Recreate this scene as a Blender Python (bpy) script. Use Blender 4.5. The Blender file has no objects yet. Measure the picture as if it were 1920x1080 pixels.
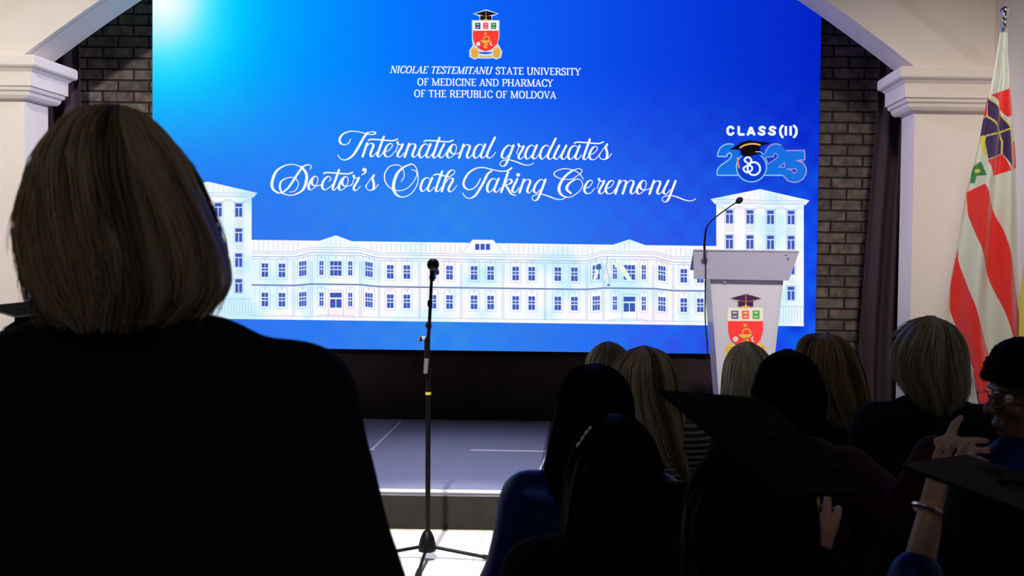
import bpy, bmesh, math, random
import numpy as np
from mathutils import Vector, Matrix

random.seed(7); rng = np.random.default_rng(7)
C = bpy.context.scene.collection
SC = bpy.context.scene

# ------------------------------------------------------------------ camera
F = 2000.0; PX = 1120.0; PY = 540.0; CAMZ = 1.52
PITCH = math.radians(1.72); ROLL = math.radians(0.75)
cam_d = bpy.data.cameras.new('camera'); cam = bpy.data.objects.new('camera', cam_d); C.objects.link(cam)
RM = Matrix.Rotation(math.pi/2 - PITCH, 3, 'X') @ Matrix.Rotation(ROLL, 3, 'Z')
cam.matrix_world = Matrix.Translation((0, 0, CAMZ)) @ RM.to_4x4()
cam_d.sensor_width = 36; cam_d.lens = F/1920*36
cam_d.shift_x = -(PX-960)/1920
cam_d.clip_start = 0.05
cam_d.dof.use_dof = True; cam_d.dof.focus_distance = 7.4; cam_d.dof.aperture_fstop = 9.0
SC.camera = cam

# ------------------------------------------------------------------ exposure, world, lights
SC.view_settings.view_transform = 'Standard'; SC.view_settings.look = 'None'
SC.view_settings.exposure = 0; SC.view_settings.gamma = 1
SC.view_settings.use_curve_mapping = False
w = bpy.data.worlds.new('world'); SC.world = w; w.use_nodes = True
w.node_tree.nodes['Background'].inputs[0].default_value = (0.02, 0.02, 0.024, 1)
w.node_tree.nodes['Background'].inputs[1].default_value = 1.0

def spot(name, loc, target, power, deg, blend, col, size=0.12):
    l = bpy.data.lights.new(name, 'SPOT'); l.energy = power; l.spot_size = math.radians(deg)
    l.spot_blend = blend; l.color = col; l.shadow_soft_size = size
    o = bpy.data.objects.new(name, l); C.objects.link(o); o.location = loc
    o.rotation_euler = (Vector(target)-Vector(loc)).to_track_quat('-Z', 'Y').to_euler()
    return o
def area(name, loc, target, power, sx, sy, col):
    l = bpy.data.lights.new(name, 'AREA'); l.shape = 'RECTANGLE'; l.size = sx; l.size_y = sy
    l.energy = power; l.color = col
    o = bpy.data.objects.new(name, l); C.objects.link(o); o.location = loc
    o.rotation_euler = (Vector(target)-Vector(loc)).to_track_quat('-Z', 'Y').to_euler()
    return o
spot('stage_spot_left', (-2.6, 3.2, 4.7), (-4.6, 7.6, 1.3), 820, 66, 0.95, (1.0, 0.94, 0.86))
spot('stage_spot_right', (1.6, 3.3, 4.9), (2.5, 7.6, 0.9), 640, 56, 1.0, (1.0, 0.87, 0.76), 0.3)
spot('arch_fill_left', (1.2, 6.7, 4.7), (-4.08, 7.75, 2.1), 850, 26, 0.9, (0.95, 0.80, 1.0), 0.2)  # added fill to brighten the arch's left inner face, no known lamp
spot('arch_fill_right', (-3.0, 6.7, 4.7), (2.23, 7.75, 2.1), 520, 26, 0.9, (0.95, 0.80, 1.0), 0.2)  # matching added fill for the right inner face
spot('stage_spot_floor', (-0.86, 1.9, 4.8), (-0.80, 4.95, 0.0), 2300, 21.5, 0.35, (1.0, 0.93, 0.83), 0.05)
spot('deck_fill', (-0.9, 6.15, 4.9), (-0.9, 6.2, 0.0), 1000, 44, 1.0, (0.86, 0.86, 1.0), 0.3)  # invented overhead light, put in to lift the front of the deck
spot('lectern_fill', (0.2, 3.2, 4.9), (0.98, 6.85, 1.25), 1000, 17, 0.8, (1.0, 0.95, 0.95), 0.1)  # extra light added only to brighten the lectern
area('room_fill', (-0.5, -2.2, 5.0), (-0.3, 0.6, 0.0), 30, 3.0, 2.0, (1.0, 0.92, 0.80))  # unseen ambient fill behind the camera, added to lift hair and backs

# ------------------------------------------------------------------ pixel -> place
def P(u, v, d):
    r = RM @ Vector(((u-PX)/F, -(v-PY)/F, -1.0))
    t = d / r.y
    return Vector((0, 0, CAMZ)) + r*t

# ------------------------------------------------------------------ materials
def lin(c):
    out = []
    for x in c:
        x = x/255.0
        out.append(x/12.92 if x <= 0.04045 else ((x+0.055)/1.055)**2.4)
    return tuple(out)
def mat(name, col, rough=0.6, metal=0.0, spec=0.5, noise=0.0, nscale=20, bump=0.0, sheen=0.0, coat=0.0):
    m = bpy.data.materials.new(name); m.use_nodes = True
    nt = m.node_tree; b = nt.nodes['Principled BSDF']
    b.inputs['Base Color'].default_value = (*col, 1); b.inputs['Roughness'].default_value = rough
    b.inputs['Metallic'].default_value = metal; b.inputs['Specular IOR Level'].default_value = spec
    if sheen: b.inputs['Sheen Weight'].default_value = sheen
    if coat: b.inputs['Coat Weight'].default_value = coat
    if noise or bump:
        tc = nt.nodes.new('ShaderNodeTexCoord'); n = nt.nodes.new('ShaderNodeTexNoise')
        n.inputs['Scale'].default_value = nscale; n.inputs['Detail'].default_value = 6
        nt.links.new(tc.outputs['Object'], n.inputs['Vector'])
        if noise:
            r = nt.nodes.new('ShaderNodeValToRGB')
            r.color_ramp.elements[0].position = 0.25; r.color_ramp.elements[1].position = 0.75
            r.color_ramp.elements[0].color = (*[max(0, x*(1-noise)) for x in col], 1)
            r.color_ramp.elements[1].color = (*[min(1, x*(1+noise)) for x in col], 1)
            nt.links.new(n.outputs['Fac'], r.inputs[0]); nt.links.new(r.outputs[0], b.inputs['Base Color'])
        if bump:
            bp = nt.nodes.new('ShaderNodeBump'); bp.inputs['Strength'].default_value = bump; bp.inputs['Distance'].default_value = 0.01
            nt.links.new(n.outputs['Fac'], bp.inputs['Height']); nt.links.new(bp.outputs[0], b.inputs['Normal'])
    return m
def emat(name, rgb, k=1.0):
    m = bpy.data.materials.new(name); m.use_nodes = True
    nt = m.node_tree; nt.nodes.clear()
    e = nt.nodes.new('ShaderNodeEmission'); o = nt.nodes.new('ShaderNodeOutputMaterial')
    e.inputs[0].default_value = (*lin(rgb), 1); e.inputs[1].default_value = k
    nt.links.new(e.outputs[0], o.inputs[0]); return m

M = {}
M['plaster'] = mat('wall_plaster', (0.75, 0.70, 0.64), 0.75, noise=0.03, nscale=3, bump=0.02)
M['dark_plaster'] = mat('dark_hall_plaster', (0.16, 0.15, 0.15), 0.85, noise=0.05, nscale=3)
M['stage_deck'] = mat('stage_deck_vinyl', (0.20, 0.20, 0.29), 0.24, spec=0.8, noise=0.06, nscale=30)
M['fascia'] = mat('stage_fascia_carpet', (0.012, 0.0118, 0.0098), 0.95, noise=0.3, nscale=9, bump=0.15)
M['trim_metal'] = mat('stage_edge_aluminium', (0.92, 0.86, 0.92), 0.35, spec=0.6)
M['black_metal'] = mat('black_powder_coat', (0.003, 0.003, 0.0035), 0.4, spec=0.15, noise=0.1, nscale=60)
M['rubber'] = mat('black_rubber', (0.008, 0.008, 0.008), 0.8, spec=0.2)
M['chrome'] = mat('chrome', (0.75, 0.75, 0.76), 0.12, metal=1.0)
M['grey_plastic'] = mat('grey_plastic', (0.12, 0.11, 0.11), 0.5)
M['yellow'] = mat('yellow_ring', (0.45, 0.42, 0.03), 0.5)
M['curtain'] = mat('curtain_velvet', (0.048, 0.034, 0.042), 0.95, spec=0.1, noise=0.15, nscale=25)
M['valance'] = mat('black_brown_cloth', (0.026, 0.0165, 0.0175), 0.95, spec=0.15, noise=0.12, nscale=8)
M['black_case'] = mat('screen_casing', (0.01, 0.01, 0.012), 0.6)
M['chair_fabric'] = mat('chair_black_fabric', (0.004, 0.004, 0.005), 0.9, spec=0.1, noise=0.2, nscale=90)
M['shoe'] = mat('shoe_leather', (0.01, 0.009, 0.009), 0.4)
M['skin_light'] = mat('skin_light', (0.42, 0.25, 0.19), 0.5, noise=0.06, nscale=40)
M['skin_dark'] = mat('skin_dark', (0.11, 0.058, 0.042), 0.45, noise=0.08, nscale=40)
M['eye'] = mat('eye', (0.6, 0.57, 0.54), 0.15)
M['lens'] = mat('spectacle_frame', (0.35, 0.33, 0.3), 0.2, metal=1.0)
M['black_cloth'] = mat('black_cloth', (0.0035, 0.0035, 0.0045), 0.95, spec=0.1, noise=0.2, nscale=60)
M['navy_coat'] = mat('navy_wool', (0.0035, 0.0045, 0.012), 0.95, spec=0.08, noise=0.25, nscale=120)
M['navy_jacket'] = mat('navy_jacket', (0.005, 0.006, 0.014), 0.9, spec=0.1, noise=0.2, nscale=100)
M['blue_satin'] = mat('royal_blue_satin', (0.003, 0.013, 0.125), 0.40, metal=0.6, spec=0.3, noise=0.12, nscale=14, bump=0.1)
M['crimson'] = mat('crimson_cloth', (0.022, 0.0008, 0.003), 0.75, spec=0.2, noise=0.2, nscale=15)
M['gold_cloth'] = mat('gold_cloth', (0.25, 0.17, 0.02), 0.5)
M['cap_cloth'] = mat('mortarboard_cloth', (0.004, 0.0045, 0.005), 0.9, spec=0.06, noise=0.15, nscale=80)
M['cap_green'] = mat('mortarboard_dark_green', (0.002, 0.0026, 0.003), 0.85, spec=0.15, noise=0.15, nscale=80)
M['silver_piping'] = mat('silver_piping', (0.45, 0.45, 0.45), 0.4)
M['bead'] = mat('pearl_bead', (0.8, 0.76, 0.68), 0.15)

def brick_material():
    m = bpy.data.materials.new('dark_brick'); m.use_nodes = True; nt = m.node_tree; b = nt.nodes['Principled BSDF']
    tc = nt.nodes.new('ShaderNodeTexCoord'); mp = nt.nodes.new('ShaderNodeMapping')
    mp.inputs['Rotation'].default_value = (math.radians(-90), 0, 0)
    br = nt.nodes.new('ShaderNodeTexBrick'); n = nt.nodes.new('ShaderNodeTexNoise')
    br.inputs['Scale'].default_value = 1.0; br.inputs['Brick Width'].default_value = 0.245
    br.inputs['Row Height'].default_value = 0.0865; br.inputs['Mortar Size'].default_value = 0.009
    br.inputs['Mortar Smooth'].default_value = 0.5; br.inputs['Bias'].default_value = 0.0
    br.inputs['Color1'].default_value = (0.17, 0.13, 0.115, 1); br.inputs['Color2'].default_value = (0.105, 0.083, 0.076, 1)
    br.inputs['Mortar'].default_value = (0.012, 0.010, 0.010, 1)
    n.inputs['Scale'].default_value = 16; n.inputs['Detail'].default_value = 8
    mx = nt.nodes.new('ShaderNodeMix'); mx.data_type = 'RGBA'; mx.blend_type = 'MULTIPLY'; mx.inputs[0].default_value = 0.75
    rp = nt.nodes.new('ShaderNodeValToRGB'); rp.color_ramp.elements[0].position = 0.3; rp.color_ramp.elements[0].color = (0.35, 0.35, 0.35, 1)
    rp.color_ramp.elements[1].position = 0.72; rp.color_ramp.elements[1].color = (1.9, 1.9, 1.9, 1)
    nt.links.new(tc.outputs['Object'], mp.inputs['Vector']); nt.links.new(mp.outputs[0], br.inputs['Vector'])
    nt.links.new(tc.outputs['Object'], n.inputs['Vector']); nt.links.new(n.outputs['Fac'], rp.inputs[0])
    nt.links.new(br.outputs['Color'], mx.inputs[6]); nt.links.new(rp.outputs[0], mx.inputs[7])
    nt.links.new(mx.outputs[2], b.inputs['Base Color']); b.inputs['Roughness'].default_value = 0.7
    ad = nt.nodes.new('ShaderNodeMath'); ad.operation = 'MULTIPLY_ADD'
    nt.links.new(n.outputs['Fac'], ad.inputs[0]); ad.inputs[1].default_value = 0.8
    iv = nt.nodes.new('ShaderNodeMath'); iv.operation = 'SUBTRACT'; iv.inputs[0].default_value = 1
    nt.links.new(br.outputs['Fac'], iv.inputs[1]); nt.links.new(iv.outputs[0], ad.inputs[2])
    bp = nt.nodes.new('ShaderNodeBump'); bp.inputs['Strength'].default_value = 0.9; bp.inputs['Distance'].default_value = 0.014
    nt.links.new(ad.outputs[0], bp.inputs['Height']); nt.links.new(bp.outputs[0], b.inputs['Normal'])
    return m
M['brick'] = brick_material()

def tile_material():
    m = bpy.data.materials.new('floor_tile'); m.use_nodes = True; nt = m.node_tree; b = nt.nodes['Principled BSDF']
    tc = nt.nodes.new('ShaderNodeTexCoord'); br = nt.nodes.new('ShaderNodeTexBrick')
    br.offset = 0.0; br.inputs['Scale'].default_value = 1.0; br.inputs['Brick Width'].default_value = 0.6
    br.inputs['Row Height'].default_value = 0.6; br.inputs['Mortar Size'].default_value = 0.002
    br.inputs['Color1'].default_value = (0.78, 0.74, 0.68, 1); br.inputs['Color2'].default_value = (0.75, 0.72, 0.67, 1)
    br.inputs['Mortar'].default_value = (0.42, 0.40, 0.37, 1)
    nt.links.new(tc.outputs['Object'], br.inputs['Vector']); nt.links.new(br.outputs['Color'], b.inputs['Base Color'])
    b.inputs['Roughness'].default_value = 0.35
    return m
M['tile'] = tile_material()

def acrylic(name, col, tr):
    m = bpy.data.materials.new(name); m.use_nodes = True; nt = m.node_tree; b = nt.nodes['Principled BSDF']
    b.inputs['Base Color'].default_value = (*col, 1); b.inputs['Roughness'].default_value = 0.25
    t = nt.nodes.new('ShaderNodeBsdfTranslucent'); t.inputs[0].default_value = (*col, 1)
    mx = nt.nodes.new('ShaderNodeMixShader'); mx.inputs[0].default_value = tr
    o = nt.nodes['Material Output']
    nt.links.new(b.outputs[0], mx.inputs[1]); nt.links.new(t.outputs[0], mx.inputs[2]); nt.links.new(mx.outputs[0], o.inputs[0])
    return m
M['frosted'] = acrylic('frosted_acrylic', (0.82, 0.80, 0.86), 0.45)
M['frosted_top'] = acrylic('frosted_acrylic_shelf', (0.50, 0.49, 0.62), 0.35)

def hair_material(name, dark, light):
    m = bpy.data.materials.new(name); m.use_nodes = True; nt = m.node_tree; b = nt.nodes['Principled BSDF']
    a = nt.nodes.new('ShaderNodeAttribute'); a.attribute_name = 'tone'
    r = nt.nodes.new('ShaderNodeValToRGB')
    r.color_ramp.elements[0].color = (*dark, 1); r.color_ramp.elements[1].color = (*light, 1)
    r.color_ramp.elements[0].position = 0.1; r.color_ramp.elements[1].position = 0.95
    nt.links.new(a.outputs['Fac'], r.inputs[0]); nt.links.new(r.outputs[0], b.inputs['Base Color'])
    b.inputs['Roughness'].default_value = 0.5; b.inputs['Specular IOR Level'].default_value = 0.04 if 'black' in name else 0.35
    return m
M['hair_brown'] = hair_material('hair_light_brown', (0.03, 0.02, 0.013), (0.46, 0.36, 0.24))
M['hair_grey'] = hair_material('hair_grey_blond', (0.12, 0.105, 0.07), (0.44, 0.40, 0.28))
M['hair_blond'] = hair_material('hair_blond', (0.06, 0.045, 0.028), (0.52, 0.44, 0.30))
M['hair_pale'] = hair_material('hair_pale_blond', (0.20, 0.19, 0.12), (0.78, 0.75, 0.55))
M['hair_streak'] = hair_material('hair_brown_blond', (0.035, 0.017, 0.010), (0.36, 0.27, 0.105))
M['hair_silver'] = hair_material('hair_silver', (0.07, 0.065, 0.05), (0.26, 0.245, 0.195))
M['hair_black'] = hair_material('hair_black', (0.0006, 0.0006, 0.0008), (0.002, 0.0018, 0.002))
M['hair_dkbrown'] = hair_material('hair_dark_brown', (0.008, 0.005, 0.004), (0.05, 0.03, 0.02))

def stripe_material():
    m = bpy.data.materials.new('striped_knit'); m.use_nodes = True; nt = m.node_tree; b = nt.nodes['Principled BSDF']
    tc = nt.nodes.new('ShaderNodeTexCoord'); wv = nt.nodes.new('ShaderNodeTexWave'); wv.bands_direction = 'Z'
    wv.inputs['Scale'].default_value = 17; wv.inputs['Distortion'].default_value = 0.3
    r = nt.nodes.new('ShaderNodeValToRGB'); r.color_ramp.interpolation = 'CONSTANT'
    r.color_ramp.elements[0].color = (0.006, 0.006, 0.007, 1); r.color_ramp.elements[1].color = (0.22, 0.21, 0.20, 1)
    r.color_ramp.elements[1].position = 0.62
    nt.links.new(tc.outputs['Object'], wv.inputs['Vector']); nt.links.new(wv.outputs['Fac'], r.inputs[0])
    nt.links.new(r.outputs[0], b.inputs['Base Color']); b.inputs['Roughness'].default_value = 0.9
    return m
M['stripe'] = stripe_material()

# ------------------------------------------------------------------ object helpers
def tag(o, label=None, cat=None, group=None, kind=None):
    if label: o['label'] = label
    if cat: o['category'] = cat
    if group: o['group'] = group
    if kind: o['kind'] = kind
    return o
def thing(name, label, cat, loc=(0, 0, 0), rz=0.0, group=None):
    o = bpy.data.objects.new(name, None); C.objects.link(o); o.location = loc; o.rotation_euler = (0, 0, rz)
    o.empty_display_size = 0.1
    return tag(o, label, cat, group)
def mesh_np(name, V, Fs, m, parent=None, smooth=True, tone=None, world=False):
    """V (n,3); Fs list of tuples or (k,4)/(k,3) arrays; when world=True vertices are world coordinates under an unrotated parent."""
    V = np.asarray(V, dtype=float)
    if parent is not None and world:
        V = V - np.array(parent_loc(parent))
    me = bpy.data.meshes.new(name)
    if isinstance(Fs, np.ndarray):
        k = Fs.shape[1]; n = Fs.shape[0]
        me.vertices.add(len(V)); me.vertices.foreach_set('co', V.astype(np.float32).ravel())
        me.loops.add(n*k); me.loops.foreach_set('vertex_index', Fs.astype(np.int32).ravel())
        me.polygons.add(n); me.polygons.foreach_set('loop_start', np.arange(0, n*k, k, dtype=np.int32))
        me.polygons.foreach_set('loop_total', np.full(n, k, dtype=np.int32))
        me.update(calc_edges=True); me.validate()
    else:
        me.from_pydata([tuple(v) for v in V], [], [tuple(f) for f in Fs]); me.update()
    if smooth:
        me.polygons.foreach_set('use_smooth', np.ones(len(me.polygons), dtype=bool))
    ms = m if isinstance(m, (list, tuple)) else [m]
    for x in ms: me.materials.append(x)
    if tone is not None:
        a = me.attributes.new('tone', 'FLOAT', 'POINT'); a.data.foreach_set('value', np.asarray(tone, dtype=np.float32))
    o = bpy.data.objects.new(name, me); C.objects.link(o)
    if parent is not None: o.parent = parent
    return o
def parent_loc(p):
    l = Vector((0, 0, 0))
    while p is not None:
        l = l + p.location; p = p.parent
    return l
def bm_obj(name, bm, m, parent=None, smooth=False, world=False):
    if parent is not None and world:
        bmesh.ops.translate(bm, verts=bm.verts, vec=-parent_loc(parent))
    bmesh.ops.recalc_face_normals(bm, faces=bm.faces)
    me = bpy.data.meshes.new(name); bm.to_mesh(me); bm.free()
    for x in (m if isinstance(m, (list, tuple)) else [m]): me.materials.append(x)
    if smooth:
        me.polygons.foreach_set('use_smooth', np.ones(len(me.polygons), dtype=bool))
        me.set_sharp_from_angle(angle=math.radians(40))
    o = bpy.data.objects.new(name, me); C.objects.link(o)
    if parent is not None: o.parent = parent
    return o
def add_box(bm, lo, hi, bev=0.0):
    r = bmesh.ops.create_cube(bm, size=1.0); vs = r['verts']
    for v in vs:
        v.co = Vector([lo[i] + (v.co[i]+0.5)*(hi[i]-lo[i]) for i in range(3)])
    if bev:
        es = list({e for v in vs for e in v.link_edges})
        bmesh.ops.bevel(bm, geom=es, offset=bev, segments=2, affect='EDGES', profile=0.5)
def add_tube(bm, pts, rad, n=12, caps=True):
    pts = [Vector(p) for p in pts]
    rads = rad if isinstance(rad, (list, tuple)) else [rad]*len(pts)
    rings = []; prev = None
    for i, p in enumerate(pts):
        t = (pts[min(i+1, len(pts)-1)] - pts[max(i-1, 0)]).normalized()
        if prev is None:
            a = Vector((0, 0, 1)) if abs(t.z) < 0.9 else Vector((1, 0, 0))
            nx = t.cross(a).normalized()
        else:
            nx = (prev - t*prev.dot(t)).normalized()
        prev = nx; ny = t.cross(nx)
        rings.append([bm.verts.new(p + (nx*math.cos(2*math.pi*k/n) + ny*math.sin(2*math.pi*k/n))*rads[i]) for k in range(n)])
    for a, b in zip(rings, rings[1:]):
        for k in range(n): bm.faces.new((a[k], a[(k+1) % n], b[(k+1) % n], b[k]))
    if caps:
        bm.faces.new(rings[0][::-1]); bm.faces.new(rings[-1])
def add_lathe(bm, prof, center, n=24, axis=Vector((0, 0, 1))):
    """prof: list of (r, h) along axis from center"""
    axis = axis.normalized(); q = Vector((0, 0, 1)).rotation_difference(axis)
    rings = []
    for r, h in prof:
        rings.append([bm.verts.new(Vector(center) + q @ Vector((max(r, 1e-5)*math.cos(2*math.pi*k/n), max(r, 1e-5)*math.sin(2*math.pi*k/n), h))) for k in range(n)])
    for a, b in zip(rings, rings[1:]):
        for k in range(n): bm.faces.new((a[k], a[(k+1) % n], b[(k+1) % n], b[k]))
    bm.faces.new(rings[0][::-1]); bm.faces.new(rings[-1])
def add_prism(bm, poly, axis, a, b):
    """poly of 2D points; axis 'y': (x,z) extruded along y from a to b"""
    def mk(p, t):
        if axis == 'y': return (p[0], t, p[1])
        if axis == 'z': return (p[0], p[1], t)
        return (t, p[0], p[1])
    A = [bm.verts.new(mk(p, a)) for p in poly]; B = [bm.verts.new(mk(p, b)) for p in poly]
    bm.faces.new(A); bm.faces.new(B[::-1])
    n = len(poly)
    for i in range(n): bm.faces.new((A[i], B[i], B[(i+1) % n], A[(i+1) % n]))
def struct(name, bm, m, smooth=False):
    return tag(bm_obj(name, bm, m, None, smooth), kind='structure')
def box_struct(name, lo, hi, m):
    bm = bmesh.new(); add_box(bm, lo, hi); return struct(name, bm, m)

# ------------------------------------------------------------------ the room
XL, XR = -4.65, 2.79; YB = 8.45; YF = -4.0; ZC = 5.2
AF, AB = 7.6, 7.925; XPL, XPR = -4.08, 2.235
ZSPR = 2.865
box_struct('floor', (XL-0.2, YF-0.2, -0.12), (XR+0.2, YB+0.2, 0.0), M['tile'])
box_struct('ceiling', (XL-0.2, YF-0.2, ZC), (XR+0.2, YB+0.2, ZC+0.12), M['dark_plaster'])
box_struct('wall_left', (XL-0.2, YF, 0), (XL, YB, ZC), M['plaster'])
box_struct('wall_right', (XR, YF, 0), (XR+0.2, YB, ZC), M['plaster'])
box_struct('wall_rear', (XL-0.2, YF-0.2, 0), (XR+0.2, YF, ZC), M['dark_plaster'])
box_struct('wall_back', (XL-0.2, YB, 0), (XR+0.2, YB+0.2, ZC), M['brick'])

def arch_pts(off=0.0, n=40):
    hw = (XPR-XPL)/2; cx = (XPR+XPL)/2; pts = []
    for i in range(n+1):
        t = i/n; z = ZSPR + hw*0.77*(1-(1-t)**1.6)/1.6
        pts.append((XPL + hw*t, z))
    full = pts + [(2*cx-x, z) for x, z in pts[-2::-1]]
    if off:
        out = []
        for i, (x, z) in enumerate(full):
            a = full[max(i-1, 0)]; b = full[min(i+1, len(full)-1)]
            tx, tz = b[0]-a[0], b[1]-a[1]; L = math.hypot(tx, tz)
            out.append((x - tz/L*off, z + tx/L*off))
        return out
    return full
ap = arch_pts()
bm = bmesh.new()
add_prism(bm, [(XL, 0), (XL, ZC), (XR, ZC), (XR, 0), (XPR, 0)] + ap[::-1] + [(XPL, 0)], 'y', AF, AB)
struct('wall_arch', bm, M['plaster'])
bm = bmesh.new()                                  # raised band following the arch
o_, i_ = arch_pts(0.27), ap
i_ = [ap[0]] + ap + [ap[-1]]
ring = [(max(min(x, XR-0.01), XL+0.01), z) for x, z in [(XPL-0.44, ZSPR)] + o_ + [(XPR+0.44, ZSPR)]]
for k in range(len(i_)-1):
    q = [i_[k], i_[k+1], ring[k+1], ring[k]]
    A = [bm.verts.new((x, AF-0.05, z)) for x, z in q]; B = [bm.verts.new((x, AF+0.01, z)) for x, z in q]
    bm.faces.new(A)
    bm.faces.new((A[0], A[1], B[1], B[0])); bm.faces.new((A[3], A[2], B[2], B[3]))
bmesh.ops.dissolve_degenerate(bm, edges=bm.edges, dist=1e-6)
bmesh.ops.remove_doubles(bm, verts=bm.verts, dist=1e-5)
struct('trim_1', bm, M['plaster'], True)
def capital(name, x0, x1):
    prof = [(2.575, 0.0), (2.58, .045), (2.60, .062), (2.622, .066), (2.632, .082), (2.655, .086), (2.66, .10), (2.755, .10), (2.762, .106), (2.778, .12), (2.788, .14), (2.80, .148), (2.855, .148), (2.868, .138), (2.868, 0.0)]
    bm = bmesh.new(); rings = []
    for z, e in prof:
        rings.append([bm.verts.new(p) for p in ((x0-(e if x0 > XL+0.1 else 0), AF-e, z), (x1+(e if x1 < XR-0.1 else 0), AF-e, z), (x1+(e if x1 < XR-0.1 else 0), AB+e, z), (x0-(e if x0 > XL+0.1 else 0), AB+e, z))])
    for a, b in zip(rings, rings[1:]):
        for k in range(4): bm.faces.new((a[k], a[(k+1) % 4], b[(k+1) % 4], b[k]))
    bm.faces.new(rings[0]); bm.faces.new(rings[-1])
    struct(name, bm, M['plaster'])
capital('trim_2', XL+0.001, XPL); capital('trim_3', XPR, XR-0.001)

# stage
SY0, SY1, SZ = 5.83, 8.38, 0.216
SX0, SX1 = -4.05, 2.02
stage = thing('stage', 'low dark grey stage deck with bright metal front edge below the big screen', 'stage', (-0.9, 7.1, 0))
bm = bmesh.new(); add_box(bm, (SX0, SY0+0.012, SZ-0.03), (SX1, SY1, SZ)); bm_obj('deck', bm, M['stage_deck'], stage, world=True)
bm = bmesh.new(); add_box(bm, (SX0+0.01, SY0+0.014, 0.0), (SX1-0.01, SY0+0.05, SZ-0.03))
for xx in np.arange(SX0+0.5, SX1, 1.0): add_box(bm, (xx-0.012, SY0+0.008, 0.0), (xx+0.012, SY0+0.016, SZ-0.03))
add_box(bm, (SX0+0.01, SY1-0.05, 0.0), (SX1-0.01, SY1-0.01, SZ-0.03)); bm_obj('fascia', bm, M['fascia'], stage, world=True)
bm = bmesh.new(); add_box(bm, (SX0, SY0-0.003, SZ-0.008), (SX1, SY0+0.03, SZ+0.003), 0.002); bm_obj('edge_trim', bm, M['trim_metal'], stage, world=True)
def deck_pt(u, v):
    r = RM @ Vector(((u-PX)/F, -(v-PY)/F, -1.0)); t = (SZ-CAMZ)/r.z
    return Vector((0, 0, CAMZ)) + r*t
for (a, b, wd) in (((752, 790), (697, 843), 0.0028), ((680, 842), (702, 843), 0.008), ((882, 844), (1200, 849), 0.008), ((1052, 789), (1006, 896), 0.005)):
    bm = bmesh.new(); pa, pb = deck_pt(*a), deck_pt(*b); t = (pb-pa).normalized(); s = Vector((-t.y, t.x, 0))*wd
    q = [pa+s, pb+s, pb-s, pa-s]
    lo = [bm.verts.new((p.x, p.y, SZ-0.002)) for p in q]; hi = [bm.verts.new((p.x, p.y, SZ+0.0015)) for p in q]
    bm.faces.new(hi); bm.faces.new(lo[::-1])
    for k in range(4): bm.faces.new((lo[k], lo[(k+1) % 4], hi[(k+1) % 4], hi[k]))
    bm_obj('seam', bm, M['trim_metal'], stage, world=True)

# curtains beside the brick
def curtain(name, label, edge, x1, d):
    """edge: (z, x) of the visible edge"""
    nz, nx = 30, 60; V = []; Fs = []
    zs = [e[0] for e in edge]; xs = [e[1] for e in edge]
    for i in range(nz+1):
        z = SZ+0.005 + (4.9-SZ)*i/nz; xe = float(np.interp(z, zs, xs))
        for j in range(nx+1):
            t = j/nx; x = xe + (x1-xe)*t
            y = d + 0.035*math.sin(t*math.pi*2*4.5 + 0.4*math.sin(z*1.3)) + 0.012*math.sin(t*31+z)
            V.append((x, y, z))
    for i in range(nz):
        for j in range(nx):
            a = i*(nx+1)+j; Fs.append((a, a+1, a+nx+2, a+nx+1))
    o = mesh_np(name, V, Fs, M['curtain'])
    md = o.modifiers.new('thick', 'SOLIDIFY'); md.thickness = 0.006
    return tag(o, label, 'curtain')
cr = [(0.2, P(1610, 700, 8.12).x), (P(1613, 640, 8.12).z, P(1613, 640, 8.12).x), (P(1640, 290, 8.12).z, P(1640, 290, 8.12).x), (P(1648, 150, 8.12).z, P(1648, 150, 8.12).x), (4.9, P(1650, 100, 8.12).x)]
curtain('curtain', 'dark purple-brown drape hanging at the right end of the brick wall', cr, 2.62, 8.12)
xl = P(151, 150, 8.12).x
curtain('curtain', 'dark drape hanging at the left end of the brick wall behind the pillar', [(0, xl), (5, xl)], -4.55, 8.12)

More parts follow.
